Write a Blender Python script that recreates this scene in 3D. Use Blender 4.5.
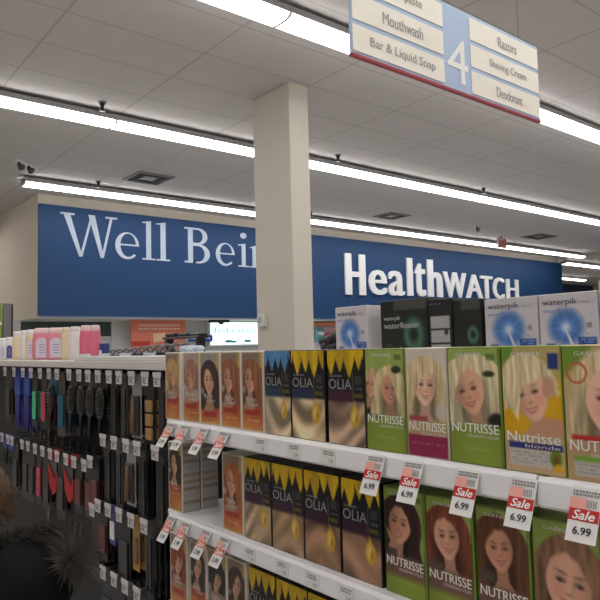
import bpy, bmesh, math, random
import numpy as np
from mathutils import Vector, Matrix

for o in list(bpy.data.objects):
    bpy.data.objects.remove(o)
SC = bpy.context.scene
COL = SC.collection
PI = math.pi
random.seed(7)

# ------------------------------------------------------------------ camera
EYE = 1.57
YAW, PITCH, ROLL = math.radians(39.0), math.radians(4.08), math.radians(1.44)
cam_data = bpy.data.cameras.new('camera')
cam_data.sensor_width = 36.0
cam_data.lens = 650.0 / 600.0 * 36.0
cam_data.clip_start = 0.02
cam_data.clip_end = 200
cam = bpy.data.objects.new('camera', cam_data)
COL.objects.link(cam)
fw = Vector((math.sin(YAW), math.cos(YAW), 0)); rt = Vector((math.cos(YAW), -math.sin(YAW), 0)); up = Vector((0, 0, 1))
f_ = math.cos(PITCH) * fw + math.sin(PITCH) * up
u_ = -math.sin(PITCH) * fw + math.cos(PITCH) * up
r2 = math.cos(ROLL) * rt - math.sin(ROLL) * u_
u2 = math.cos(ROLL) * u_ + math.sin(ROLL) * rt
M3 = Matrix((r2, u2, -f_)).transposed()
cam.matrix_world = Matrix.Translation((0, 0, EYE)) @ M3.to_4x4()
SC.camera = cam

# ------------------------------------------------------------------ world, exposure
world = bpy.data.worlds.new('world'); SC.world = world
world.use_nodes = True
world.node_tree.nodes['Background'].inputs[0].default_value = (0.9, 0.95, 1.0, 1)
world.node_tree.nodes['Background'].inputs[1].default_value = 0.02
SC.view_settings.view_transform = 'Standard'
SC.view_settings.look = 'None'
SC.view_settings.gamma = 1.0
SC.view_settings.use_curve_mapping = False
SC.view_settings.exposure = 0.0
LAMP = 10.0          # radiance of the fluorescent lenses
CEIL = 4.32

# ------------------------------------------------------------------ helpers
def lin(c):
    c = np.asarray(c, dtype=float) / 255.0
    return np.where(c <= 0.04045, c / 12.92, ((c + 0.055) / 1.055) ** 2.4)

def link(o):
    COL.objects.link(o); return o

MATS = {}
def mat(name, rgb, rough=0.5, metal=0.0, var=0.06, scale=30.0, spec=0.5, emit=0.0, bump=0.0, alpha=1.0, trans=0.0):
    if name in MATS: return MATS[name]
    m = bpy.data.materials.new(name); m.use_nodes = True
    nt = m.node_tree; b = nt.nodes['Principled BSDF']
    c = lin(rgb)
    tc = nt.nodes.new('ShaderNodeTexCoord')
    nz = nt.nodes.new('ShaderNodeTexNoise'); nz.inputs['Scale'].default_value = scale; nz.inputs['Detail'].default_value = 3
    nt.links.new(tc.outputs['Object'], nz.inputs['Vector'])
    mx = nt.nodes.new('ShaderNodeMix'); mx.data_type = 'RGBA'
    mx.inputs[6].default_value = (*(c * (1 - var)), 1); mx.inputs[7].default_value = (*np.minimum(c * (1 + var), 1), 1)
    nt.links.new(nz.outputs['Fac'], mx.inputs[0])
    nt.links.new(mx.outputs[2], b.inputs['Base Color'])
    b.inputs['Roughness'].default_value = rough
    b.inputs['Metallic'].default_value = metal
    b.inputs['Specular IOR Level'].default_value = spec
    if trans: b.inputs['Transmission Weight'].default_value = trans
    if alpha < 1: b.inputs['Alpha'].default_value = alpha
    if emit:
        nt.links.new(mx.outputs[2], b.inputs['Emission Color'])
        b.inputs['Emission Strength'].default_value = emit
    if bump:
        bp = nt.nodes.new('ShaderNodeBump'); bp.inputs['Strength'].default_value = bump
        nt.links.new(nz.outputs['Fac'], bp.inputs['Height']); nt.links.new(bp.outputs['Normal'], b.inputs['Normal'])
    MATS[name] = m
    return m

def print_mat():
    if 'print' in MATS: return MATS['print']
    m = bpy.data.materials.new('printed_card'); m.use_nodes = True
    nt = m.node_tree; b = nt.nodes['Principled BSDF']
    a = nt.nodes.new('ShaderNodeAttribute'); a.attribute_name = 'Print'
    nt.links.new(a.outputs['Color'], b.inputs['Base Color'])
    b.inputs['Roughness'].default_value = 0.45
    b.inputs['Specular IOR Level'].default_value = 0.35
    MATS['print'] = m
    return m

class MB:
    """collects shapes into one mesh"""
    def __init__(s): s.v = []; s.f = []; s.sm = []
    def add(s, v, f, smooth=False):
        n = len(s.v); s.v += [tuple(p) for p in v]
        for q in f: s.f.append(tuple(i + n for i in q)); s.sm.append(smooth)
        return s
    def box(s, x0, y0, z0, x1, y1, z1):
        v = [(x, y, z) for z in (z0, z1) for y in (y0, y1) for x in (x0, x1)]
        return s.add(v, [(0, 2, 3, 1), (4, 5, 7, 6), (0, 1, 5, 4), (2, 6, 7, 3), (0, 4, 6, 2), (1, 3, 7, 5)])
    def bbox(s, x0, y0, z0, x1, y1, z1, b=0.002, seg=1):
        bm = bmesh.new(); bmesh.ops.create_cube(bm, size=1)
        for q in bm.verts:
            q.co = Vector(((x0 + x1) / 2 + q.co.x * (x1 - x0), (y0 + y1) / 2 + q.co.y * (y1 - y0), (z0 + z1) / 2 + q.co.z * (z1 - z0)))
        bmesh.ops.bevel(bm, geom=list(bm.edges), offset=b, segments=seg, affect='EDGES', profile=0.5)
        bm.verts.index_update()
        s.add([q.co for q in bm.verts], [[q.index for q in fc.verts] for fc in bm.faces]); bm.free(); return s
    def tube(s, pts, r, n=8, smooth=True, cap=True):
        pts = [Vector(p) for p in pts]; R = r if isinstance(r, (list, tuple)) else [r] * len(pts)
        rings = []; prev = None
        for i, p in enumerate(pts):
            t = (pts[min(i + 1, len(pts) - 1)] - pts[max(i - 1, 0)]).normalized()
            if prev is None:
                a = t.orthogonal().normalized()
            else:
                a = (prev - t * prev.dot(t)).normalized()
            prev = a; b = t.cross(a)
            rings.append([p + R[i] * (math.cos(2 * PI * k / n) * a + math.sin(2 * PI * k / n) * b) for k in range(n)])
        v = [q for rg in rings for q in rg]; f = []
        for i in range(len(pts) - 1):
            for k in range(n):
                f.append((i * n + k, i * n + (k + 1) % n, (i + 1) * n + (k + 1) % n, (i + 1) * n + k))
        if cap: f.append(tuple(range(n))[::-1]); f.append(tuple((len(pts) - 1) * n + k for k in range(n)))
        return s.add(v, f, smooth)
    def prism(s, poly, axis, a, b):
        """extrude a 2D polygon; axis 'y': poly is (x,z); 'x': (y,z); 'z': (x,y)"""
        n = len(poly)
        def P(p, t): return {'y': (p[0], t, p[1]), 'x': (t, p[0], p[1]), 'z': (p[0], p[1], t)}[axis]
        v = [P(p, a) for p in poly] + [P(p, b) for p in poly]
        f = [(i, (i + 1) % n, n + (i + 1) % n, n + i) for i in range(n)] + [tuple(range(n))[::-1], tuple(range(n, 2 * n))]
        return s.add(v, f)
    def loft(s, rings, smooth=True, cap=True):
        n = len(rings[0]); v = [p for r in rings for p in r]; f = []
        for i in range(len(rings) - 1):
            for k in range(n):
                f.append((i * n + k, i * n + (k + 1) % n, (i + 1) * n + (k + 1) % n, (i + 1) * n + k))
        if cap: f.append(tuple(range(n))[::-1]); f.append(tuple((len(rings) - 1) * n + k for k in range(n)))
        return s.add(v, f, smooth)
    def ellipsoid(s, c, r, nu=14, nv=10, tilt=None):
        rings = []
        for i in range(1, nv):
            ph = PI * i / nv
            rings.append([Vector((r[0] * math.sin(ph) * math.cos(2 * PI * k / nu), r[1] * math.sin(ph) * math.sin(2 * PI * k / nu), -r[2] * math.cos(ph))) for k in range(nu)])
        if tilt: rings = [[tilt @ p for p in rg] for rg in rings]
        return s.loft([[p + Vector(c) for p in rg] for rg in rings])
    def mesh(s, name, m):
        me = bpy.data.meshes.new(name); me.from_pydata(s.v, [], s.f)
        bm = bmesh.new(); bm.from_mesh(me); bmesh.ops.recalc_face_normals(bm, faces=bm.faces); bm.to_mesh(me); bm.free()
        me.polygons.foreach_set('use_smooth', s.sm)
        if m: me.materials.append(m)
        return me
    def build(s, name, m, parent=None, loc=(0, 0, 0)):
        o = link(bpy.data.objects.new(name, s.mesh(name, m)))
        o.location = loc
        if parent: o.parent = parent
        return o

def tag(o, label, cat, group=None, kind=None):
    o['label'] = label; o['category'] = cat
    if group: o['group'] = group
    if kind: o['kind'] = kind
    return o
def thing(name, label, cat, loc=(0, 0, 0), rz=0.0, group=None):
    o = link(bpy.data.objects.new(name, None)); o.empty_display_size = 0.05
    o.location = loc; o.rotation_euler = (0, 0, rz)
    return tag(o, label, cat, group)
KIDS = {}
def dup(root, loc, label, group=None, rot=None):
    """copy a thing with its parts and sub-parts"""
    r = link(root.copy()); r.location = loc; r['label'] = label
    if rot is not None: r.rotation_euler = rot
    if group: r['group'] = group
    for ch in root.children:
        c = link(ch.copy()); c.parent = r
        for g in ch.children:
            d = link(g.copy()); d.parent = c
    return r
def struct(name, mb, m, parent=None):
    o = mb.build(name, m, parent)
    if not parent: o['kind'] = 'structure'
    return o
def child(name, me, parent, loc=(0, 0, 0)):
    o = link(bpy.data.objects.new(name, me)); o.location = loc; o.parent = parent
    return o

# text ---------------------------------------------------------------
TXT = {}
def text_geo(string, bold=0.0, shear=0.0):
    """flat text outline geometry (verts 2D, faces) normalised to its own box"""
    key = (string, bold, shear)
    if key in TXT: return TXT[key]
    cu = bpy.data.curves.new('t', 'FONT'); cu.body = string; cu.size = 1.0; cu.offset = bold; cu.shear = shear
    cu.resolution_u = 3; cu.fill_mode = 'BOTH'
    ob = bpy.data.objects.new('t', cu); COL.objects.link(ob)
    dg = bpy.context.evaluated_depsgraph_get(); dg.update()
    me = bpy.data.meshes.new_from_object(ob.evaluated_get(dg))
    v = np.array([p.co[:2] for p in me.vertices]); f = [tuple(p.vertices) for p in me.polygons]
    bpy.data.objects.remove(ob); bpy.data.curves.remove(cu); bpy.data.meshes.remove(me)
    v = v - v.min(0); d = v.max(0); v = v / d
    TXT[key] = (v, f, d)
    return TXT[key]
FACE = {'-x': lambda a, b, d: (-d, -a, b), '-y': lambda a, b, d: (a, -d, b)}
def put_text(mb, string, a, b, w, h, face, depth=0.0, bold=0.0, shear=0.0):
    """lettering whose box starts at (a, b) and is w wide, h high, on a plane facing -x or -y;
    for -x, a runs to the viewer's right from the centre"""
    v, f, d = text_geo(string, 0.0, shear)
    if w is None: w = h * d[0] / d[1]
    F = FACE[face]
    for k, sh in enumerate((0.0, bold * h, -bold * h) if bold > 0 else (0.0,)):
        mb.add([F(a + sh + p[0] * w, b + p[1] * h, depth + k * 0.00006) for p in v], f)

# printed fronts -------------------------------------------------------
def cov(d, s): return np.clip(0.5 - d / s, 0, 1)
def ell(U, V, cx, cy, rx, ry, ang=0.0):
    c, s = math.cos(ang), math.sin(ang)
    x = (U - cx) * c + (V - cy) * s; y = -(U - cx) * s + (V - cy) * c
    return (np.sqrt((x / rx) ** 2 + (y / ry) ** 2) - 1) * min(rx, ry)
def mixin(C, m, col):
    m = m[..., None]
    return C * (1 - m) + np.asarray(col, float) * m
def rect(U, V, u0, v0, u1, v1, s=0.015):
    return cov(np.maximum(np.maximum(u0 - U, U - u1), np.maximum(v0 - V, V - v1)), s)
def dashes(C, U, V, u0, u1, v, h, col, seed, k=34):
    rs = np.random.RandomState(seed); t = rs.rand(200) > 0.3
    m = rect(U, V, u0, v, u1, v + h, 0.012) * t[np.clip((U * k).astype(int), 0, 199)]
    return mixin(C, m * 0.8, col)
def strands(U, V, k=55, seed=0.0):
    rs = np.random.RandomState(int(seed * 10) + 3); t = 0
    for q in range(7):
        kk = k * rs.uniform(0.12, 0.75)
        t = t + np.sin(U * kk + rs.uniform(1, 4) * np.sin(V * rs.uniform(1.2, 4.5) + rs.uniform(0, 6)) + rs.uniform(0, 6))
    return 0.5 + np.clip(t / 7.0, -0.5, 0.5)
def hair_col(U, V, h, seed, k=55):
    s = (0.45 * strands(U, V, k, seed) + 0.55 * strands(U, V, k * 2.6, seed + 1))[..., None]
    h = np.asarray(h, float)
    return h * (0.80 + 0.42 * s)
def portrait(C, U, V, cx, cy, rx, hair, skin, tilt=0.0, length=1.5, wide=1.7, fringe=0.3, turn=0.0, seed=0.0, top=1.45, neck=True, part=0.3, cloth=None, lips=(170, 75, 70), bangs=0.0):
    ry = rx * 1.38; skin = np.clip(np.asarray(skin, float) * 1.06, 0, 250); hair = np.asarray(hair, float)
    c, s = math.cos(tilt), math.sin(tilt)
    x = ((U - cx) * c + (V - cy) * s) / rx; y = (-(U - cx) * s + (V - cy) * c) / ry
    HC = np.clip(hair_col(U, V, hair, seed), 0, 255)
    # back hair: cap, widening downwards to its length
    w = wide * (1 + 0.10 * np.clip(y, 0, 2)) * np.where(y < 0, np.sqrt(np.clip(1 - (y / top) ** 2, 0, 1)), 1.0)
    edge = np.abs(x) - w + 0.13 * np.sin(y * 3.1 + seed * 3) * (y > 0)
    d = np.maximum(edge, y - length) * rx
    m = cov(d, 0.05)[..., None]
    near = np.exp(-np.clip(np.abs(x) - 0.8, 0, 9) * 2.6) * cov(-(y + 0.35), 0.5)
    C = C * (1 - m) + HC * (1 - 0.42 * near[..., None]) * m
    if neck:
        nd = np.maximum(np.abs(x - 0.05) - 0.42 - 0.9 * np.clip(y - 1.35, 0, 1), -(y - 0.5)) * rx
        nm = cov(np.maximum(nd, (y - 2.3) * rx), 0.04)
        C = mixin(C, nm, skin * 0.82)
        if cloth is not None:
            C = mixin(C, cov((1.85 - y + 0.3 * np.abs(x)) * rx, 0.05) * (np.abs(x) < 2.0) * (y < 2.6), cloth)
    # face
    rxe = 1 - 0.30 * np.clip(y, 0, 1) ** 1.7
    fd = (np.sqrt((x / rxe) ** 2 + y ** 2) - 1) * rx
    fm = cov(fd, 0.035)
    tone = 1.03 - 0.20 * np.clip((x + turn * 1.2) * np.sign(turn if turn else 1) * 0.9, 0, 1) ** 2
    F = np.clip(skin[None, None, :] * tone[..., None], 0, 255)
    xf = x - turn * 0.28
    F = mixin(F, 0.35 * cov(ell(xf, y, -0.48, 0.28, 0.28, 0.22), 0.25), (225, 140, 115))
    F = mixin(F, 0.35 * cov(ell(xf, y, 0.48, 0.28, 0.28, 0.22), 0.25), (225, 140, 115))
    dk = np.array((62, 42, 36.0))
    for sx in (-1, 1):
        ex = sx * 0.40
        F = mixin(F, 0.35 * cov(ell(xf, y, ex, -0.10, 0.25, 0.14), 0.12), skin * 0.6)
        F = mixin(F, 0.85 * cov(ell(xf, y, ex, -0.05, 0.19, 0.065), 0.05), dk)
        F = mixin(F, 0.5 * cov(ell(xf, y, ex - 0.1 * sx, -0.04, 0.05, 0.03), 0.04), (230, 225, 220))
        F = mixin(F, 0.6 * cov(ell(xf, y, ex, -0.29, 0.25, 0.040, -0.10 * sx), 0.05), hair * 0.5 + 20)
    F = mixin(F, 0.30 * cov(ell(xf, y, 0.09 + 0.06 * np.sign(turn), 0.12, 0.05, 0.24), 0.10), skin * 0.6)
    F = mixin(F, 0.55 * cov(ell(xf, y, 0.0, 0.30, 0.14, 0.035), 0.05), skin * 0.55)
    ym = y + 0.85 * xf ** 2     # a smiling mouth: corners lifted
    F = mixin(F, 0.90 * cov(ell(xf, ym, 0.0, 0.57, 0.33, 0.085), 0.05), lips)
    F = mixin(F, 0.80 * cov(ell(xf, ym, 0.0, 0.565, 0.25, 0.036), 0.03), (240, 228, 220))
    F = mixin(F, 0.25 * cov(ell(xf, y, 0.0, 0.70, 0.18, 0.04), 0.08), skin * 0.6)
    fm = fm[..., None]; C = C * (1 - fm) + F * fm
    # fringe and side locks over the face
    if fringe is not None:
        hl = -0.86 + fringe * 2.1 * (x - part) ** 2 + 0.03 * np.sin(x * 11 + seed)
        if fringe > 0.75: hl = np.maximum(hl, -0.42 + 0.10 * np.sin(x * 5 + seed) + 0.2 * x)
        if bangs: hl = np.maximum(hl, -0.50 + 0.45 * np.clip(x * bangs + 0.2, -0.4, 1.2))
        fr = cov((y - hl) * rx, 0.05) * cov((np.sqrt((x / 1.25) ** 2 + (y / (top * 0.98)) ** 2) - 1) * rx, 0.04)
        m = fr[..., None]; C = C * (1 - m) + HC * m
    return C

NU = 46; PRINT_GAIN = 0.84
def grid_print(name, fn, w, h, aspect=None):
    """a flat printed face (w x h, base centre at the origin, facing -x) painted by fn(U, V)"""
    a = h / w; nu = NU; nv = int(nu * a)
    u = np.linspace(0, 1, nu + 1); v = np.linspace(0, a, nv + 1)
    U, V = np.meshgrid(u, v)
    C = np.clip(fn(U, V, a), 0, 255)
    pts = [(0.0, w / 2 - U[j, i] * w, h - V[j, i] * w) for j in range(nv + 1) for i in range(nu + 1)]
    W = nu + 1
    fs = [(j * W + i, (j + 1) * W + i, (j + 1) * W + i + 1, j * W + i + 1) for j in range(nv) for i in range(nu)]
    me = bpy.data.meshes.new(name); me.from_pydata(pts, [], fs)
    at = me.color_attributes.new('Print', 'FLOAT_COLOR', 'POINT')
    L = lin(C).reshape(-1, 3) * PRINT_GAIN
    at.data.foreach_set('color', np.concatenate([L, np.ones((len(L), 1))], 1).astype(np.float32).ravel())
    me.materials.append(print_mat())
    return me

NTH = ['first', 'second', 'third', 'fourth', 'fifth', 'sixth', 'seventh', 'eighth', 'ninth', 'tenth', 'eleventh', 'twelfth', 'thirteenth', 'fourteenth',
       'fifteenth', 'sixteenth', 'seventeenth', 'eighteenth', 'nineteenth', 'twentieth']

# ------------------------------------------------------------------ materials
WHITE_METAL = mat('white_painted_metal', (238, 236, 238), 0.4, var=0.02)
GREY_METAL = mat('grey_metal', (120, 118, 116), 0.35, 0.6, var=0.05)
DARK_METAL = mat('dark_metal', (60, 58, 56), 0.4, 0.5)
CREAM = mat('cream_wall_paint', (222, 212, 196), 0.8, var=0.03, scale=4)
BLACK = mat('black_plastic', (22, 22, 23), 0.35)
BLACK2 = mat('charcoal_plastic', (32, 31, 32), 0.4)
PAPER = mat('white_paper', (232, 230, 228), 0.6, var=0.02)
INK = mat('dark_ink', (38, 36, 40), 0.6)
GREY_INK = mat('grey_ink', (128, 124, 124), 0.6)
RED = mat('sale_red', (196, 38, 34), 0.5, var=0.03)
WHITE_INK = mat('white_ink', (238, 236, 232), 0.5, var=0.02)
BLUE = mat('blue_sign_board', (12, 62, 110), 0.6, var=0.03, scale=2)

# ------------------------------------------------------------------ the room
X0, X1, Y0, Y1 = -8.0, 34.0, -8.0, 16.5
def ceiling_mat():
    m = bpy.data.materials.new('acoustic_ceiling_tile'); m.use_nodes = True
    nt = m.node_tree; b = nt.nodes['Principled BSDF']; N = nt.nodes.new; L = nt.links.new
    g = N('ShaderNodeNewGeometry'); sp = N('ShaderNodeSeparateXYZ'); L(g.outputs['Position'], sp.inputs[0])
    def grid(out, off, pitch, w):
        a = N('ShaderNodeMath'); a.operation = 'SUBTRACT'; L(out, a.inputs[0]); a.inputs[1].default_value = off
        d = N('ShaderNodeMath'); d.operation = 'DIVIDE'; L(a.outputs[0], d.inputs[0]); d.inputs[1].default_value = pitch
        fr = N('ShaderNodeMath'); fr.operation = 'FLOORED_MODULO'; L(d.outputs[0], fr.inputs[0]); fr.inputs[1].default_value = 1.0
        s = N('ShaderNodeMath'); s.operation = 'SUBTRACT'; L(fr.outputs[0], s.inputs[0]); s.inputs[1].default_value = 0.5
        ab = N('ShaderNodeMath'); ab.operation = 'ABSOLUTE'; L(s.outputs[0], ab.inputs[0])
        gt = N('ShaderNodeMath'); gt.operation = 'GREATER_THAN'; L(ab.outputs[0], gt.inputs[0]); gt.inputs[1].default_value = 0.5 - w / pitch / 2
        return gt.outputs[0]
    gx = grid(sp.outputs[0], 1.77, 1.29, 0.024); gy = grid(sp.outputs[1], 5.10, 0.645, 0.020)
    mx = N('ShaderNodeMath'); mx.operation = 'MAXIMUM'; L(gx, mx.inputs[0]); L(gy, mx.inputs[1])
    nz = N('ShaderNodeTexNoise'); nz.inputs['Scale'].default_value = 3; nz.inputs['Detail'].default_value = 6; L(g.outputs['Position'], nz.inputs['Vector'])
    c0 = N('ShaderNodeMix'); c0.data_type = 'RGBA'; c0.inputs[6].default_value = (*lin((194, 189, 186)), 1); c0.inputs[7].default_value = (*lin((203, 198, 195)), 1); L(nz.outputs['Fac'], c0.inputs[0])
    c1 = N('ShaderNodeMix'); c1.data_type = 'RGBA'; L(mx.outputs[0], c1.inputs[0]); L(c0.outputs[2], c1.inputs[6]); c1.inputs[7].default_value = (*lin((176, 170, 167)), 1)
    L(c1.outputs[2], b.inputs['Base Color']); b.inputs['Roughness'].default_value = 0.9
    return m
def floor_mat():
    m = bpy.data.materials.new('vinyl_floor_tile'); m.use_nodes = True
    nt = m.node_tree; b = nt.nodes['Principled BSDF']; N = nt.nodes.new; L = nt.links.new
    g = N('ShaderNodeNewGeometry')
    ck = N('ShaderNodeTexBrick'); ck.offset = 0.0; ck.inputs['Scale'].default_value = 1.0; ck.inputs['Brick Width'].default_value = 0.305; ck.inputs['Row Height'].default_value = 0.305
    ck.inputs['Mortar Size'].default_value = 0.002
    ck.inputs['Color1'].default_value = (*lin((198, 195, 192)), 1); ck.inputs['Color2'].default_value = (*lin((190, 187, 184)), 1); ck.inputs['Mortar'].default_value = (*lin((150, 146, 138)), 1)
    L(g.outputs['Position'], ck.inputs['Vector']); L(ck.outputs['Color'], b.inputs['Base Color']); b.inputs['Roughness'].default_value = 0.3
    return m
struct('floor', MB().box(X0, Y0, -0.1, X1, Y1, 0), floor_mat())
struct('ceiling', MB().box(X0, Y0, CEIL, X1, Y1, CEIL + 0.1), ceiling_mat())
struct('wall_left', MB().box(X0 - 0.1, Y0, 0, X0, Y1, CEIL), CREAM)
struct('wall_right', MB().box(X1, Y0, 0, X1 + 0.1, Y1, CEIL), CREAM)
struct('wall_front', MB().box(X0, Y0 - 0.1, 0, X1, Y0, CEIL), CREAM)
struct('wall_back', MB().box(X0, Y1, 0, X1, Y1 + 0.1, CEIL), CREAM)
# the boxed-out soffit over the pharmacy with the blue sign board on it
SX0, SX1, SY = 3.475, 20.5, 11.40
struct('wall_soffit', MB().box(SX0, SY, 2.17, SX1, Y1 - 0.02, CEIL - 0.002), CREAM)
struct('trim_1', MB().box(SX0 + 0.02, SY - 0.03, 2.165, SX1, SY - 0.002, 2.20), mat('pale_blue_trim', (176, 190, 214), 0.5))
# the shop front beneath it
UY = 12.2
DARK_GLASS = mat('dark_green_glass', (62, 78, 78), 0.25, var=0.08, scale=2)
struct('wall_pharmacy', MB().box(3.30, UY + 0.05, 0, 20.4, UY + 0.2, 2.168), mat('pale_wall', (216, 220, 222), 0.7, var=0.02))
w = MB()
for a, b in ((3.28, 3.42), (5.11, 5.24)): w.box(a, UY - 0.03, 0.9, b, UY + 0.048, 2.166)
w.box(3.42, UY - 0.02, 0.9, 5.11, UY + 0.048, 0.96); w.box(3.42, UY - 0.02, 1.80, 5.11, UY + 0.048, 1.86); w.box(3.42, UY - 0.02, 2.14, 5.11, UY + 0.048, 2.166)
win = struct('window_1', w, mat('window_frame_paint', (205, 205, 202), 0.5))
MB().box(3.42, UY + 0.0, 1.86, 5.11, UY + 0.02, 2.14).build('window_glass', DARK_GLASS, win)
MB().box(3.42, UY + 0.0, 0.96, 5.11, UY + 0.02, 1.80).build('lower_panel', mat('pale_panel', (196, 200, 200), 0.5), win)

# square column behind the shelves
struct('column', MB().bbox(4.085, 5.145, 0, 4.345, 5.80, CEIL - 0.001, 0.008), mat('column_paint', (204, 198, 184), 0.7, var=0.02, scale=3))

# ------------------------------------------------------------------ ceiling lights
LENS = bpy.data.materials.new('lit_lens'); LENS.use_nodes = True
_b = LENS.node_tree.nodes['Principled BSDF']; _b.inputs['Base Color'].default_value = (0.8, 0.8, 0.8, 1)
_b.inputs['Emission Color'].default_value = (1.0, 0.985, 0.975, 1); _b.inputs['Emission Strength'].default_value = LAMP
def make_light(L, loc, label, group):
    t = thing('ceiling_light', label, 'ceiling light', loc, 0, group)
    prof = [(-0.112, 0.030), (-0.128, 0.014), (-0.095, -0.010), (0.0, -0.018), (0.095, -0.010), (0.128, 0.014), (0.112, 0.030)]
    MB().prism(prof, 'x', 0.012, L - 0.012).build('lens', LENS, t)
    MB().prism([(-0.113, 0.031), (-0.113, 0.040), (-0.095, 0.100), (0.095, 0.100), (0.113, 0.040), (0.113, 0.031)], 'x', 0.0, L).build('housing', mat('fixture_housing', (150, 149, 148), 0.45, 0.0), t)
    for xx in (0.0, L - 0.0115):
        MB().prism([(-0.122, 0.0305), (-0.134, 0.012), (-0.098, -0.013), (0.0, -0.021), (0.098, -0.013), (0.134, 0.012), (0.122, 0.0305)], 'x', xx, xx + 0.0115).build('end_cap', mat('fixture_cap', (196, 192, 188), 0.4), t)
    for xx in (0.25, L - 0.25):
        MB().tube([(xx, 0, 0.100), (xx, 0, 0.142)], 0.01, 6).build('hanger', GREY_METAL, t)
    return t
LZ = 4.175
rows = [  # y, first joint, pitch, count, name
    (3.98, -2.06, 1.29, 11, 'the nearest row of strip lights, the one behind the aisle sign'),
    (7.05, -2.18, 1.29, 16, 'the long second row of strip lights crossing the white column'),
    (10.36, 2.93, 1.315, 13, 'the third row of strip lights just in front of the blue board'),
    (11.55, 21.0, 1.29, 8, 'the far row beyond the right end of the blue board'),
    (14.5, 25.5, 1.29, 2, 'the short farthest row beyond the blue board'),
]
protos = {}
def place_light(p, loc, label, group):
    if p not in protos:
        protos[p] = make_light(p, loc, label, group); return protos[p]
    return dup(protos[p], loc, label, group)
SHORT = ['the nearest row behind the aisle sign', 'the second row, crossing the white column', 'the third row, above the blue board',
         'the far row right of the blue board', 'the short farthest row right of the blue board']
for i, (y, xs, p, n, nm) in enumerate(rows):
    for k in range(n):
        place_light(p, (xs + k * p, y, LZ), f'{NTH[k]} strip light from the left in {SHORT[i]}', 'ceiling strip lights')
for k in range(7):
    place_light(1.29, (-6.2 + k * 1.29, 13.6, LZ), 'fluorescent strip light beyond the left edge, beside the soffit end', 'ceiling strip lights beside the soffit end')
for y in (0.95, -2.1, -5.2):
    for k in range(11):
        place_light(1.29, (-5.93 + k * 1.29, y, LZ), 'fluorescent strip light in a row over the aisle behind the viewer', 'ceiling strip lights behind the viewer')

# ------------------------------------------------------------------ ceiling fittings
def vent(loc, sx, sy, label):
    t = thing('ceiling_vent', label, 'vent', loc, 0, 'ceiling air vents')
    f = MB(); hx, hy = sx / 2, sy / 2
    f.box(-hx, -hy, -0.02, hx, -hy + 0.04, 0); f.box(-hx, hy - 0.04, -0.02, hx, hy, 0); f.box(-hx, -hy + 0.04, -0.02, -hx + 0.04, hy - 0.04, 0); f.box(hx - 0.04, -hy + 0.04, -0.02, hx, hy - 0.04, 0)
    f.build('frame', mat('vent_frame', (120, 116, 112), 0.5), t)
    s = MB()
    for q in (0.75, 0.5):
        a, b = hx * q, hy * q
        s.box(-a, -b, -0.015, a, -b + 0.03, 0); s.box(-a, b - 0.03, -0.015, a, b, 0); s.box(-a, -b + 0.03, -0.015, -a + 0.03, b - 0.03, 0); s.box(a - 0.03, -b + 0.03, -0.015, a, b - 0.03, 0)
    s.build('louvres', mat('vent_dark', (48, 46, 44), 0.6), t)
    MB().box(-hx * 0.34, -hy * 0.34, -0.012, hx * 0.34, hy * 0.34, 0).build('core_plate', mat('vent_core', (140, 136, 130), 0.5), t)
    MB().box(-hx + 0.04, -hy + 0.04, -0.003, hx - 0.04, hy - 0.04, -0.001).build('duct_opening', mat('vent_hole', (26, 25, 25), 0.8), t)
    return t
vent((4.60, 9.45, CEIL), 0.62, 0.62, 'square ceiling vent above the left end of the blue board')
vent((10.25, 9.45, CEIL), 0.62, 0.55, 'dark ceiling vent above the lettering in the middle of the blue board')
vent((15.7, 9.25, CEIL), 0.8, 0.6, 'dark ceiling vent above the right end of the blue board')
vent((6.75, 1.85, CEIL), 0.62, 0.62, 'dark ceiling vent at the upper right, behind the aisle sign')
def sprinkler(loc, label):
    t = thing('sprinkler_head', label, 'sprinkler', loc, 0, 'ceiling sprinklers')
    MB().tube([(0, 0, 0), (0, 0, -0.012)], 0.045, 12).build('escutcheon', GREY_METAL, t)
    MB().tube([(0, 0, -0.012), (0, 0, -0.09)], [0.03, 0.016], 8).build('body', DARK_METAL, t)
    MB().tube([(0, 0, -0.09), (0, 0, -0.097)], 0.035, 10).build('deflector', DARK_METAL, t)
sprinkler((2.76, 6.80, CEIL), 'sprinkler head by the second light row, left of the column')
sprinkler((6.28, 6.80, CEIL), 'sprinkler head by the second light row, just right of the column')
sprinkler((9.83, 6.83, CEIL), 'sprinkler head by the second light row, far to the right')
sprinkler((4.02, 10.08, CEIL), 'sprinkler head over the third light row, near its left end')
sprinkler((8.5, 10.08, CEIL), 'sprinkler head over the third light row, right of the column')
sprinkler((14.9, 9.9, CEIL), 'sprinkler head over the third light row by the red exit sign')
sprinkler((6.48, 2.94, CEIL), 'dark sprinkler head on the ceiling at the upper right edge')
def spot_pair(loc, label):
    t = thing('emergency_light', label, 'emergency light', loc, 0.6, 'twin emergency lights')
    MB().bbox(-0.16, -0.04, -0.035, 0.16, 0.04, 0, 0.006).build('base', WHITE_METAL, t)
    for s in (-1, 1):
        MB().tube([(s * 0.1, 0, -0.035), (s * 0.1, 0, -0.07), (s * 0.1, -0.05, -0.12)], [0.015, 0.03, 0.055], 10).build('lamp_head', mat('lamp_head_grey', (82, 78, 74), 0.4), t)
spot_pair((2.73, 9.6, CEIL), 'twin-headed emergency light over the cream wall at far left')
spot_pair((12.9, 9.2, CEIL), 'twin-headed emergency light between the column and the exit sign')
t = thing('exit_sign', 'small red exit sign hanging over the right part of the blue board', 'exit sign', (14.65, 9.7, CEIL))
MB().tube([(0, 0, 0), (0, 0, -0.08)], 0.012, 6).build('stem', GREY_METAL, t)
MB().bbox(-0.17, -0.03, -0.33, 0.17, 0.03, -0.08, 0.006).build('housing', mat('exit_housing', (196, 150, 146), 0.5), t)
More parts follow.
